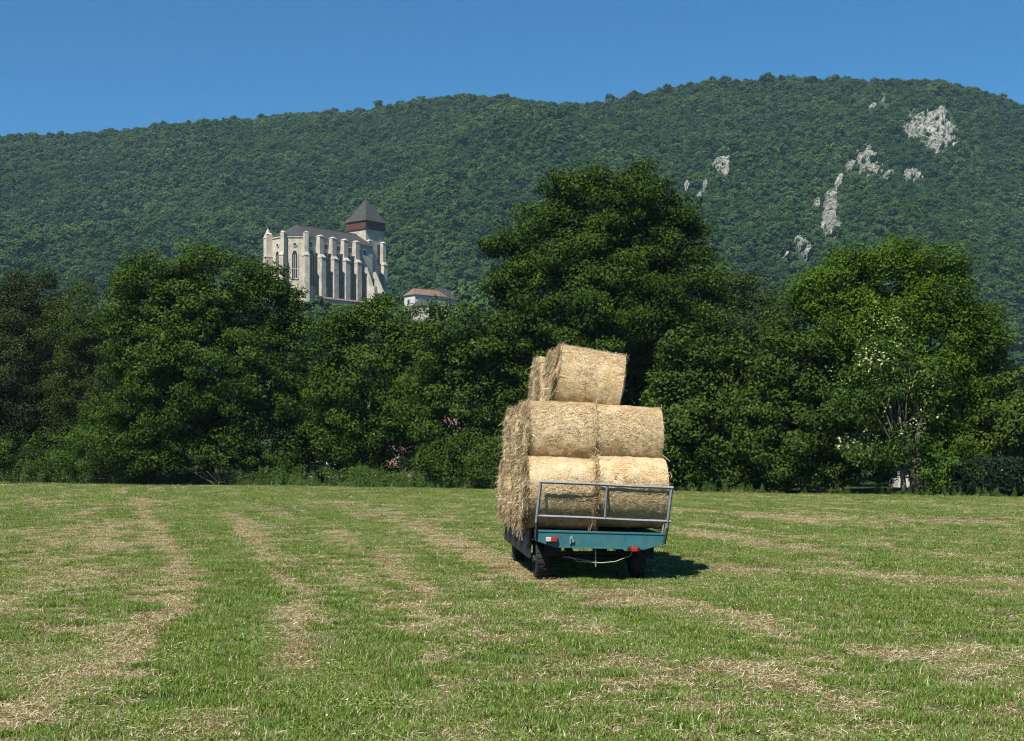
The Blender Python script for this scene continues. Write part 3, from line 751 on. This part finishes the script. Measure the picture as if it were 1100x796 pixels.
for y in (.66, 5.3):
    for s in (-1, 1): wheel(s*.86-.09, y, s)
    mb = MB(); mb.tube([(-.79, y, .385), (.61, y, .385)], .05, 8); mb.box(-.60, .60, y-.10, y+.10, .44, .50)
    for s in (-1, 1):
        for k in range(4): mb.box(s*.45-.04, s*.45+.04, y-.42+.09*k, y+.42-.09*k, .504+.022*k, .522+.022*k)
    mb.build('axle', M['chassis'], wagon)
mb = MB(); mb.tube([(-.35, LEN-.4, .62), (0, LEN+1.7, .55)], .045, 6); mb.tube([(.35, LEN-.4, .62), (0, LEN+1.7, .55)], .045, 6); mb.tube([(0, LEN+1.65, .55), (0, LEN+1.85, .55)], .06, 8)
mb.build('drawbar', M['chassis'], wagon)
mb = MB(); mb.tube([(.62, .02, .58), (.55, .05, .46), (.30, .08, .36), (.05, .1, .335), (-.35, .15, .36), (-.5, .3, .45)], .007, 6); mb.build('hose', M['hose'], wagon, smooth=True)
mb = MB(); mb.tube([(-.05, .1, .57), (-.045, .1, .27)], .012, 6); mb.tube([(-.62, .1, .45), (.05, .12, .335)], .008, 5); mb.build('drain_pipe', M['zinc'], wagon)
for x in (-.80, .84):
    mb = MB(roll); mb.box(x-.15, x+.15, .235, .245, .42, .70); mb.build('mudflap', M['rubber'], wagon)

# ------------------------------------------------------------------ straw bales
RB, WB = .65, 1.205
def straw_material():
    t = NT('baled_straw'); v = t.coord()
    long = t.noise(t.mapping(v, (5, 30, 30)), 1.6, 5, .72)          # stalks lying along the roll axis
    wrap = t.noise(t.mapping(v, (26, 2.2, 2.2)), 1.0, 4, .6)        # bands from the netting
    fine = t.noise(v, 42, 4, .75); big = t.noise(v, 2.6, 5, .65)
    f = t.math('ADD', t.math('MULTIPLY', fine, .55), t.math('MULTIPLY', long, .45))
    c = t.ramp(f, [(.33, (.085, .05, .022)), (.43, (.28, .19, .095)), (.54, (.50, .385, .22)), (.68, (.76, .655, .45))])
    c = t.mix(t.ramp(wrap, [(.50, (0, 0, 0)), (.68, (.55, .55, .55))]), c, (.34, .195, .08))
    rd = t.n('ShaderNodeObjectInfo').outputs['Random']; c = t.mix(1.0, c, t.ramp(rd, [(0, (.80, .76, .68)), (.5, (.98, .95, .86)), (1, (1.06, 1.0, .90))]), 'MULTIPLY')
    c = t.mix(t.ramp(big, [(.42, (0, 0, 0)), (.66, (.5, .5, .5))]), c, (.68, .575, .385))
    return t.done(t.principled(c, .75, .25, 0, f, 1.0, .03))
M['straw'] = straw_material()
M['stalk'] = leaf_mat('loose_straw_stalk', (.13, .078, .036), (.40, .295, .155), (.70, .60, .41), .12, .3)
M['old_stalk'] = leaf_mat('grey_loose_straw_stalk', (.15, .115, .06), (.38, .30, .17), (.68, .60, .40), .12, .3)
def stalks(r, P, D, Nn, L, W):
    s = unit(np.cross(D, Nn)); L = L[:, None]; W = W[:, None]
    sag = Nn*L*r.normal(0, .06, (len(P), 1))
    V = np.stack([P-D*L*.5-s*W*.5, P-D*L*.5+s*W*.5, P+s*W*.5+sag, P-s*W*.5+sag, P+D*L*.5+s*W*.35, P+D*L*.5-s*W*.35], 1).reshape(-1, 3)
    i = np.arange(len(P))[:, None]*6
    return V, np.vstack([i+np.array([0, 1, 2, 3]), i+np.array([3, 2, 4, 5])])
def bale_parts(seed):
    r = np.random.default_rng(seed)
    nx, na = 44, 120
    xs = np.linspace(-WB/2, WB/2, nx); a = np.linspace(0, 2*PI, na, endpoint=False)
    A, Xg = np.meshgrid(a, xs)
    def rad(A, Xg):
        band = .003*np.sin(Xg*23+seed)+.008*(vnoise(Xg*14+seed, A*0+3)-.5)
        edge = -.014*sstep(.58, .635, np.abs(Xg))
        return RB*(1+.02*np.sin(2*A+seed))+band+edge+.03*(fbm(np.cos(A)*3+seed*3.1, np.sin(A)*3+Xg*3+20, 3)-.5)+.014*(fbm(A*19+40, Xg*26+9, 2)-.5)
    Rr = rad(A, Xg)
    V = [np.stack([Xg, Rr*np.cos(A), Rr*np.sin(A)], -1).reshape(-1, 3)]
    i = np.arange(nx-1)[:, None]*na; j = np.arange(na)[None, :]; j2 = (j+1) % na
    Q = [np.stack([i+j, i+j2, i+na+j2, i+na+j], -1).reshape(-1, 4)]; T = []
    n0 = nx*na
    for s, row in ((-1, 0), (1, nx-1)):
        nr = 22; prev = row*na+np.arange(na)
        for k in range(1, nr):
            f = 1-k/nr; rr = rad(a, np.full(na, s*WB/2))*f
            y, z = rr*np.cos(a), rr*np.sin(a)
            bulge = (.05 if s < 0 else .0)*(1-f**4)+(.24 if s < 0 else .05)*(fbm(y*4+seed+60, z*2.2+60, 3)-.5)*min(1, (1-f)*6)+.03*np.sin(rr*38+2*a)
            V.append(np.stack([s*(WB/2+bulge), y, z], -1)); cur = n0+np.arange(na); n0 += na
            p2, c2 = np.roll(prev, -1), np.roll(cur, -1)
            Q.append(np.stack([prev, p2, c2, cur], -1)[:, ::-1 if s > 0 else 1]); prev = cur
        V.append(np.array([[s*(WB/2+(.05 if s < 0 else 0)), 0, 0]])); T.append(np.stack([prev, np.roll(prev, -1), np.full(na, n0)], -1)); n0 += 1
    body = np_mesh('bale_body', np.vstack(V), [np.vstack(Q), np.vstack(T)], M['straw'], smooth=True)
    # stalks lying on the rolled face
    n = 9000; x = r.uniform(-WB/2, WB/2, n); an = r.uniform(0, 2*PI, n)
    N_ = np.stack([np.zeros(n), np.cos(an), np.sin(an)], -1); tang = np.stack([np.zeros(n), -np.sin(an), np.cos(an)], -1)
    P = N_*(rad(an, x)+r.uniform(-.006, .005, n))[:, None]; P[:, 0] = x
    th = r.normal(0, .8, n)[:, None]; D = unit(np.cos(th)*np.array([1., 0, 0])+np.sin(th)*tang+N_*r.normal(0, .07, (n, 1)))
    V1, Q1 = stalks(r, P, D, N_, r.uniform(.02, .10, n), r.uniform(.003, .008, n))
    # shaggy ends, longer and hanging
    m = 5200; s = np.where(r.random(m) < .8, -1, 1); rr = RB*np.sqrt(r.random(m))*1.0; an = r.uniform(0, 2*PI, m)
    P = np.stack([s*(WB/2+np.where(s < 0, .03+r.uniform(-.04, .07, m), r.uniform(-.04, .01, m))), rr*np.cos(an), rr*np.sin(an)], -1)
    D = unit(np.stack([s*np.where(s < 0, r.uniform(.0, .4, m), r.uniform(0, .12, m)), r.normal(0, .45, m), -np.abs(r.normal(.8, .5, m))], -1)); Nn = unit(np.stack([s*1.0, r.normal(0, .3, m), r.normal(0, .3, m)], -1))
    L = r.uniform(.06, .22, m)+.3*r.random(m)**5; P[:, 2] -= L*.3; P2 = P.copy()
    V2, Q2 = stalks(r, P, D, Nn, L, r.uniform(.005, .012, m))
    # wisps that stick out round the end rims
    k = 200; s = np.where(r.random(k) < .72, -1, 1); an = r.uniform(0, 2*PI, k); N_ = np.stack([np.zeros(k), np.cos(an), np.sin(an)], -1)
    P = N_*RB*r.uniform(.95, 1.03, k)[:, None]; P[:, 0] = s*(WB/2+r.uniform(-.03, .05, k)); D = unit(N_*.6+rand_dir(r, k)*.8)
    V3, Q3 = stalks(r, P, D, unit(rand_dir(r, k)), r.uniform(.08, .24, k), r.uniform(.004, .008, k))
    V = np.vstack([V1, V2, V3]); Q = np.vstack([Q1, Q2+len(V1), Q3+len(V1)+len(V2)])
    tint = np.concatenate([np.tile(np.clip(r.normal(mu, .24, len(v)//6), 0, 1), 2) for v, mu in ((V1, .5), (V2, .36+1.1*(fbm(P2[:, 1]*5+seed, P2[:, 2]*2.2+30, 3)-.45)), (V3, .5))])
    st = np_mesh('loose_straw', V, Q, M['stalk'], attrs={'tint': ('FACE', tint)}); st['kind'] = 'stuff'
    return body, st
protos = [bale_parts(k+1) for k in range(4)]
used = [False]*4
BG = 'round straw bales on the wagon'
WM = Matrix.Translation((TX, TY, 0)) @ Matrix.Rotation(TH, 4, 'Z')
def bale(x, y, z, label, k, spin=0.0, yaw=0.0, tilt=0.0, extra=None):
    e = empty('straw_bale', (0, 0, 0)); tag(e, label, 'straw bale', BG)
    e.matrix_world = WM @ roll @ Matrix.Translation((x, y, z)) @ Matrix.Rotation(yaw, 4, 'Z') @ Matrix.Rotation(tilt, 4, 'Y')
    sq = 1.0+.03*((z-zb) < 1.5)+.012*math.sin(7*x+3*y); e.scale = (1, sq, 2-sq)
    for o in protos[k]:
        c = o if not used[k] else o.copy()
        if used[k]: C.objects.link(c)
        c.parent = e
        if c.name.startswith('bale_body'): c.rotation_euler = (spin, 0, 0)
    used[k] = True
    return e
rr = np.random.default_rng(9)
y0 = .67; ym = 1.47; yt = 2.12; pitch = 1.30; zb = DZ+RB-.01
ordn = ['rearmost', 'second', 'third', 'fourth', 'foremost']
k = 0
for row in range(5):
    for side, nm in ((-1, 'left'), (1, 'right')):
        near = row == 0
        lab = {(0,-1): 'bottom bale behind the left half of the rear rail', (0,1): 'bottom bale behind the right half of the rear rail, slightly taller'}.get((row, side),
              'bottom straw bale in the %s column, %s of five rows' % (nm, ordn[row]))
        bale(side*WB*.5-.045+(.005*side), y0+row*pitch-(.09 if side > 0 and near else 0)+rr.uniform(-.01, .01), zb+(.05 if side > 0 and near else 0), lab, k % 4, rr.uniform(0, 6.28), rr.normal(0, .012), rr.normal(0, .008)); k += 1
ordm = ['rearmost', 'second', 'third', 'foremost']
for row in range(4):
    for side, nm in ((-1, 'left'), (1, 'right')):
        lab = {(0,-1): 'middle-layer bale on the left, facing the camera under the tilted top bale', (0,1): 'middle-layer bale on the right, facing the camera'}.get((row, side),
              'middle-layer bale in the %s column, %s of the four rows from the rear' % (nm, ordm[row]))
        bale(side*WB*.5+.01+.005*side, ym+row*pitch+(-.03 if side < 0 else .0), zb+1.015+(.015 if side < 0 else -.01), lab, (k+1) % 4, rr.uniform(0, 6.28), rr.normal(0, .015), .02 if (side > 0 and row == 0) else rr.normal(0, .01)); k += 1
bale(-.02, yt, zb+2.055, 'tilted top bale at the rear of the load, facing the camera', 2, 1.0, -.05, math.radians(8.0))
bale(-.01, yt+1.3, zb+2.06, 'top bale half hidden behind the tilted top bale', 1, 2.0, .03, math.radians(4))
bale(-.14, yt+2.6, zb+2.04, 'top bale farthest forward, lowest step on the left', 3, 3.0, .0, math.radians(2))

# ------------------------------------------------------------------ cathedral on the knoll
M['ston'] = stone_mat('cathedral_limestone', (.49, .43, .325), (.29, .24, .175), (.12, .108, .094))
M['stpale'] = stone_mat('pale_buttress_stone', (.46, .415, .34), (.27, .24, .195), (.115, .108, .098))
M['slate'] = simple('dark_slate_roof', (.029, .0275, .025), (.054, .051, .047), .8, .8, .25, 0, .3, .1)
M['hoard'] = None
t = NT('red_brown_timber_boarding'); v = t.coord(); f = t.noise(t.mapping(v, (3, 3, .4)), 1.0, 4, .7)
M['hoard'] = t.done(t.principled(t.ramp(f, [(.35, (.035, .018, .013)), (.6, (.11, .045, .032))]), .85, .2, 0, f, .5, .1))
M['glass'] = simple('dark_leaded_glass', (.012, .013, .016), (.03, .033, .04), 3, .25, .5)
M['tracery'] = simple('stone_tracery', (.35, .31, .25), (.48, .43, .34), 2, .9, .2)
PHI = math.radians(50)
GZ = 57.0
cath = empty('cathedral', (CX0, CY0, GZ), PHI); tag(cath, 'grey stone cathedral with buttresses and a square tower rising above the trees', 'cathedral')
def LZ(z): return z-GZ
a8, b8 = 10.26, 4.25; EAVE = LZ(94.2); XW = 35.4
outl = [(-a8, -b8), (-b8, -a8), (XW, -a8), (XW, a8), (-b8, a8), (-a8, b8)]
wall = MB().prism(outl, 0, EAVE).build('wall', M['ston'], cath)
mb = MB(); o2 = [(x*1.035 if x < 0 else x, y*1.03) for x, y in outl]
mb.prism(o2, EAVE, EAVE+.7); mb.build('cornice', M['stpale'], cath)
o3 = [(x*1.05 if x < 0 else x, y*1.045) for x, y in outl]
mb = MB(); zr = LZ(101.2); n = 6
vs = [(x, y, EAVE+.72) for x, y in o3]+[(.5, 0, zr), (XW, 0, zr)]
mb.add(vs, [(0,1,6), (1,2,7,6), (2,3,7), (3,4,6,7), (4,5,6), (5,0,6), (5,4,3,2,1,0)])
roof = mb.build('roof', M['slate'], cath)
MB().tube([(.5, 0, zr+.05), (XW, 0, zr+.05)], .22, 6).build('ridge', M['slate'], roof)
def lancet(P, yaw, w, z0, z1, oculus=None):
    """pointed window on a wall: P = foot centre on the wall, facing local -y after yaw"""
    Mx = Matrix.Translation((P[0], P[1], 0)) @ Matrix.Rotation(yaw, 4, 'Z')
    def arch(w, z0, z1):
        h = w*.9; pts = [(-w/2, z0), (w/2, z0), (w/2, z1-h)]
        for k in range(1, 5):
            tt = k/5; pts.append((w/2*(1-tt**1.6), z1-h+h*math.sin(tt*PI/2)))
        pts.append((0, z1))
        for k in range(4, 0, -1):
            tt = k/5; pts.append((-w/2*(1-tt**1.6), z1-h+h*math.sin(tt*PI/2)))
        pts.append((-w/2, z1-h)); return pts
    mb = MB(); A, B = arch(w, z0, z1), arch(w+.9, z0-.4, z1+.6); n = len(A)
    vs = [(p[0], -.35, p[1]) for p in A]+[(p[0], -.35, p[1]) for p in B]+[(p[0], .02, p[1]) for p in A]+[(p[0], .02, p[1]) for p in B]
    fs = []
    for i in range(n):
        j = (i+1) % n; fs += [(i, j, n+j, n+i), (i, 2*n+i, 2*n+j, j), (n+i, n+j, 3*n+j, 3*n+i)]
    mb.add(vs, fs, Mx); win = mb.build('window', M['tracery'], cath)
    MB().poly_y(A, -.05, .02, Mx).build('glass', M['glass'], win)
    tr = MB()
    for k in range(1, 3): tr.box(-w/2+k*w/3-.09, -w/2+k*w/3+.09, -.2, -.052, z0, z1-w*.75, Mx)
    tr.box(-w/2, w/2, -.18, -.053, z0+(z1-z0)*.35-.08, z0+(z1-z0)*.35+.08, Mx)
    tr.build('mullion', M['tracery'], win)
    if oculus:
        mb = MB(); mb.lathe([(0, .95), (.3, .95)], 16, Mx @ Matrix.Translation((0, -.02, oculus)) @ Matrix.Rotation(-PI/2, 4, 'Z')); w2 = mb.build('window', M['tracery'], cath)
        mb = MB(); mb.lathe([(0, .6), (.31, .6)], 16, Mx @ Matrix.Translation((0, -.04, oculus)) @ Matrix.Rotation(-PI/2, 4, 'Z')); mb.build('glass', M['glass'], w2)
q = (a8+b8)/2
lancet((-q, -q), -PI/4, 2.2, LZ(77), LZ(88.6), LZ(91.2))
lancet((-a8, 0), -PI/2, 2.2, LZ(77), LZ(88.6), LZ(91.2))
lancet((-q, q), -3*PI/4, 2.2, LZ(77), LZ(88.6))
def buttress(P, yaw, w=1.7, d=3.4, z1=86.6, z2=95.4, d2=2.3, mat='stpale'):
    """stepped buttress projecting along local -y"""
    Mx = Matrix.Translation((P[0], P[1], 0)) @ Matrix.Rotation(yaw, 4, 'Z')
    mb = MB(); a, b = LZ(z1), LZ(z2)
    mb.box(-w/2, w/2, -d, .3, 0, a, Mx)
    mb.add([(-w/2, -d, a+.002), (w/2, -d, a+.002), (w/2, .2, a+.002), (-w/2, .2, a+.002), (-w*.42, -d2, a+1.3), (w*.42, -d2, a+1.3), (w*.42, .2, a+1.3), (-w*.42, .2, a+1.3)],
           [(0,1,5,4), (1,2,6,5), (2,3,7,6), (3,0,4,7), (4,5,6,7)], Mx)
    mb.box(-w*.42, w*.42, -d2, .25, a+1.302, b, Mx)
    o = mb.build('buttress', M[mat], cath)
    mb = MB(); mb.box(-w/2-.18, w/2+.18, -d-.18, .28, a-.35, a-.004, Mx); mb.build('string_course', M['tracery'], o)
    mb = MB(); e = w*.42+.14
    mb.add([(-e, -d2-.14, b+.002), (e, -d2-.14, b+.002), (e, .1, b+.002), (-e, .1, b+.002), (0, -d2*.9, b+.8), (0, -.2, b+.8)], [(0,1,4), (1,2,5,4), (2,3,5), (3,0,4,5), (3,2,1,0)], Mx)
    mb.build('cap', M['stpale'], o)
    return o
for ang in (22.5, 67.5): pass
def vert(x, y): return math.atan2(-x, -y)*-1 if False else math.atan2(x, -y)
for (x, y) in ((-b8, -a8), (-a8, -b8), (-a8, b8), (-b8, a8)):
    buttress((x*.99, y*.99), math.atan2(x, -y) if True else 0, 1.9, 3.3, 86.6, 96.0, mat='ston' if x < -b8 else 'stpale')
for s in (3.0, 10.2, 17.0, 23.9):
    buttress((s, -a8), 0, 2.7, 3.8, 86.4, 95.2, 2.5)
    buttress((s, a8), PI, 2.0, 4.0, 86.4, 94.6, 2.8)
for s0 in (-.9, 6.6, 13.6, 20.45): lancet((s0, -a8), 0, 3.4, LZ(74), LZ(89))
# stair turret with a stone spirelet at the apse
mb = MB(); oc = [(-8.6+1.9*math.cos(PI/4*k+.39), 8.4+1.9*math.sin(PI/4*k+.39)) for k in range(8)]
mb.prism(oc, 0, LZ(95.0)); tr = mb.build('stair_turret', M['ston'], cath)
mb = MB(); oc2 = [(-8.6+2.1*math.cos(PI/4*k+.39), 8.4+2.1*math.sin(PI/4*k+.39)) for k in range(8)]; mb.prism(oc2, LZ(95.0)+.002, LZ(99.5), top=[(-8.6+.06*math.cos(k), 8.4+.06*math.sin(k)) for k in range(8)]); mb.build('spire', M['stpale'], tr)
for s0 in (-.9, 5.4, 7.8, 12.4, 14.8, 19.2, 21.7, 27.0, 30.5):      # small openings under the eaves
    mb = MB(); mb.box(s0-.75, s0+.75, -a8-.05, -a8+.05, LZ(90.6), LZ(92.6)); wn = mb.build('window', M['glass'], cath)
    mb = MB(); mb.box(s0-1.0, s0+1.0, -a8-.3, -a8+.02, LZ(92.603), LZ(93.0)); mb.build('lintel', M['tracery'], wn)
# raking buttresses towards the west end
for s, t0, t1, zt, zb_ in ((29.6, a8, 16.0, 86, 76), (36.8, 7.0, 15.5, 87, 74)):
    mb = MB(); w = .9
    pr = [(-t0, 0), (-t0, LZ(zt)), (-t0-1.2, LZ(zt)), (-t1, LZ(zb_)), (-t1-2.2, LZ(zb_)), (-t1-2.2, 0)]
    n = len(pr); mb.add([(s-w, y, z) for y, z in pr]+[(s+w, y, z) for y, z in pr], [tuple(range(n)), tuple(range(2*n-1, n-1, -1))]+[(i, n+i, n+(i+1) % n, (i+1) % n) for i in range(n)])
    mb.build('raking_buttress', M['stpale'], cath)
# cloister range below the flank
mb = MB(); mb.box(-2, 34, -19.8, -14.6, 0, LZ(68.0)); cl = mb.build('cloister', M['stpale'], cath)
mb = MB(); mb.add([(-2.4, -20.2, LZ(68.0)+.01), (34.4, -20.2, LZ(68.0)+.01), (34.4, -14.4, LZ(69.6)), (-2.4, -14.4, LZ(69.6)), (34.4, -14.4, LZ(68.0)+.01), (-2.4, -14.4, LZ(68.0)+.01)], [(0,1,2,3), (1,4,2), (0,3,5), (3,2,4,5), (0,5,4,1)])
M['tile'] = simple('red_clay_tile', (.115, .068, .05), (.20, .128, .097), 1.5, .85, .2, 0, .4, .1)
mb.build('roof', M['tile'], cl)
# tower
T0, T1, TW = 35.6, 46.8, 5.7
mb = MB(); mb.box(T0, T1, -TW, TW, 0, LZ(103.6)); tower = mb.build('tower', M['ston'], cath)
mb = MB(); mb.box(T0-.55, T1+.55, -TW-.55, TW+.55, LZ(103.3), LZ(107.2)); hd = mb.build('timber_gallery', M['hoard'], tower)
for k in range(6):
    for (x0, x1, y0_, y1_) in ((T0-.62, T0-.56, -TW+k*2.2-.06, -TW+k*2.2+.10), (T0+k*2.1, T0+k*2.1+.16, -TW-.62, -TW-.56)):
        MB().box(x0, x1, y0_, y1_, LZ(103.3), LZ(107.2)).build('gallery_post', M['hoard'], hd)
cx = (T0+T1)/2; e = 1.15
mb = MB(); mb.add([(T0-e, -TW-e, LZ(106.9)), (T1+e, -TW-e, LZ(106.9)), (T1+e, TW+e, LZ(106.9)), (T0-e, TW+e, LZ(106.9)), (cx, 0, LZ(118.0))], [(0,1,4), (1,2,4), (2,3,4), (3,0,4), (3,2,1,0)])
trf = mb.build('tower_roof', M['slate'], tower)
MB().tube([(cx, 0, LZ(117.6)), (cx, 0, LZ(119.4))], [.2, .05], 6).build('finial', M['slate'], trf)
for (x, y, w) in ((T0+1.0, -TW, 2.2), (T1-1.4, -TW, 2.2)):
    o = buttress((x, y), 0, w, 2.6, 88, 97.6, 1.9)
for s in (38.6, 43.6):
    mb = MB(); mb.box(s-.8, s+.8, -TW-.06, -TW+.05, LZ(88), LZ(97)); mb.build('window', M['glass'], cath)

# ------------------------------------------------------------------ houses
M['render_w'] = simple('white_render', (.40, .38, .34), (.55, .53, .48), 1.2, .9, .2)
M['render_g'] = simple('grey_render', (.22, .21, .19), (.33, .31, .28), 1.2, .9, .2)
M['pinkwall'] = simple('pink_brick_wall', (.36, .20, .15), (.48, .30, .24), 2, .9, .2)
M['shutter'] = simple('grey_blue_shutter', (.12, .14, .16), (.2, .22, .24), 6, .7, .3)
def house(name, label, X, Y, Z, rz, L, W, H, RH, wmat, rmat, hip=.0, wins=(), group=None, over=.5, base=-6):
    root = empty(name, (X, Y, Z), rz); tag(root, label, 'house', group)
    MB().box(-L/2, L/2, -W/2, W/2, base, H).build('wall', M[wmat], root)
    mb = MB(); l, w = L/2+over, W/2+over; hp = hip*W/2
    mb.add([(-l, -w, H-.1), (l, -w, H-.1), (l, w, H-.1), (-l, w, H-.1), (-l+hp, 0, H+RH), (l-hp, 0, H+RH)], [(0,1,5,4), (1,2,5), (2,3,4,5), (3,0,4), (3,2,1,0)])
    rf = mb.build('roof', M[rmat], root)
    MB().tube([(-l+hp, 0, H+RH+.03), (l-hp, 0, H+RH+.03)], .14, 6).build('ridge', M[rmat], rf)
    for (face, u, z, ww, hh) in wins:
        mb = MB(); Mx = Matrix.Translation((u, -W/2, 0)) if face == 's' else Matrix.Translation((-L/2, u, 0)) @ Matrix.Rotation(-PI/2, 4, 'Z')
        mb.box(-ww/2-.12, ww/2+.12, -.08, .02, z-.12, z+hh+.12, Mx); f = mb.build('window', M['render_w'], root)
        MB().box(-ww/2, ww/2, -.10, .0, z, z+hh, Mx).build('pane', M['glass'], f)
        for q in (-1, 1): MB().box(q*(ww/2+.38)-.22, q*(ww/2+.38)+.22, -.06, .02, z, z+hh, Mx).build('shutter', M['shutter'], f)
    return root
hY = 540
h1 = house('village_house', 'pale house with a long red tiled roof right of the cathedral', pX(457, hY), hY, 58.5, math.radians(38), 14.5, 7.0, 4.4, 2.6, 'render_w', 'tile', .6,
      [('s', -4.5, 1.0, 1.0, 1.7), ('s', -1, 1.0, 1.0, 1.7), ('s', 2.5, 1.0, 1.0, 1.7), ('e', .5, 1.0, 1.0, 1.7)])
h2 = house('village_house', 'small house with a steep dark slate roof behind the red tiled roof', pX(474, 552), 552, 58.5, math.radians(38), 9, 7.5, 4.4, 4.6, 'render_w', 'slate', .75,
      [('s', -2, 1.0, 1.0, 1.7), ('s', 2, 1.0, 1.0, 1.7)])
h3 = house('village_house', 'low pale stone shed below the red tiled house', pX(456, 522), 522, 54.0, math.radians(-28), 7, 5, 3.2, 2.4, 'render_g', 'slate', .5, [])
# houses of the lower village, glimpsed between the trunks
house('village_house', 'pink brick house glimpsed through the rounded tree', pX(452, 150), 150, 0, math.radians(8), 7, 6, 4.2, 2.2, 'pinkwall', 'tile', 0, [('s', -1.5, 1.2, .9, 1.4), ('s', 1.5, 1.2, .9, 1.4)], base=-.3)
house('village_house', 'low tiled house glimpsed in the gap right of the broad tree', pX(352, 150), 150, 0, math.radians(-6), 5, 5, 2.4, 1.6, 'render_w', 'tile', 0, [('s', 0, 1.0, .9, 1.1)], base=-.3)
house('village_house', 'pinkish house roof glimpsed above the clipped hedge', pX(1085, 125), 125, 0, math.radians(5), 9, 6, 2.0, 1.3, 'render_w', 'tile', 0, [('s', 0, .8, .9, 1.0)], base=-.3)
house('garden_outbuilding', 'white rendered shed glimpsed behind the twin stems', pX(976, 101), 101, 0, math.radians(4), 2.2, 2.0, 1.95, .5, 'render_w', 'slate', 0, [('s', -.3, .9, .5, .6)], base=-.3)

# ------------------------------------------------------------------ air
def haze():
    t = NT('haze_air'); v = t.n('ShaderNodeVolumePrincipled')
    v.inputs['Color'].default_value = (.48, .78, 1.0, 1); v.inputs['Density'].default_value = HAZE; v.inputs['Anisotropy'].default_value = 0.0
    t.l(v.outputs[0], t.out.inputs['Volume'])
    o = MB().box(-1500, 1500, -1500, 2600, -2.0, 452).build('haze', t.m); tag(o, kind='stuff')
    o.display_type = 'WIRE'
HAZE = 0.00006
haze()

# ------------------------------------------------------------------ light, sky, camera
EL, AZ = math.radians(53), math.radians(30)         # sun behind the camera, to its left
sd = Vector((-math.sin(AZ)*math.cos(EL), -math.cos(AZ)*math.cos(EL), math.sin(EL)))
ld = bpy.data.lights.new('sun', 'SUN'); ld.energy = 5.0; ld.angle = math.radians(.53); ld.color = (1.0, .95, .87)
lo = bpy.data.objects.new('sun', ld); C.objects.link(lo); lo.rotation_euler = sd.to_track_quat('Z', 'Y').to_euler(); lo.location = (-20, -30, 60)
w = bpy.data.worlds.new('World'); bpy.context.scene.world = w; w.use_nodes = True
nt = w.node_tree; nt.nodes.clear()
sky = nt.nodes.new('ShaderNodeTexSky'); sky.sky_type = 'NISHITA'; sky.sun_disc = False; sky.sun_elevation = EL; sky.sun_rotation = math.atan2(sd.x, sd.y)
sky.altitude = 900; sky.air_density = 1.0; sky.dust_density = .1; sky.ozone_density = 4.0
bg = nt.nodes.new('ShaderNodeBackground'); bg.inputs[1].default_value = .056
ow = nt.nodes.new('ShaderNodeOutputWorld'); tn = nt.nodes.new('ShaderNodeMix'); tn.data_type = 'RGBA'; tn.blend_type = 'MULTIPLY'; tn.inputs[0].default_value = 1.0; tn.inputs[7].default_value = (.35, .84, 1.08, 1)
nt.links.new(sky.outputs[0], tn.inputs[6]); nt.links.new(tn.outputs[2], bg.inputs[0]); nt.links.new(bg.outputs[0], ow.inputs[0])
cd = bpy.data.cameras.new('camera'); cd.sensor_width = 36; cd.lens = 50; cd.shift_y = (HZ-398)/1100; cd.clip_start = .1; cd.clip_end = 6000
co = bpy.data.objects.new('camera', cd); C.objects.link(co); co.location = (0, 0, EYE); co.rotation_euler = (PI/2, 0, 0)
sc = bpy.context.scene; sc.camera = co
sc.view_settings.view_transform = 'Standard'; sc.view_settings.look = 'None'; sc.view_settings.exposure = 0.86; sc.view_settings.gamma = 1.0
sc.render.engine = 'CYCLES'; cy = sc.cycles
cy.use_denoising = True; cy.denoiser = 'OPENIMAGEDENOISE'; cy.max_bounces = 5; cy.diffuse_bounces = 2; cy.glossy_bounces = 2; cy.transmission_bounces = 4; cy.volume_bounces = 0; cy.transparent_max_bounces = 8
cy.filter_width = 1.15; cy.denoising_input_passes = 'RGB_ALBEDO_NORMAL'; cy.denoising_prefilter = 'FAST'
cy.use_adaptive_sampling = True; cy.adaptive_threshold = .015; cy.caustics_reflective = False; cy.caustics_refractive = False
sc.render.use_persistent_data = False
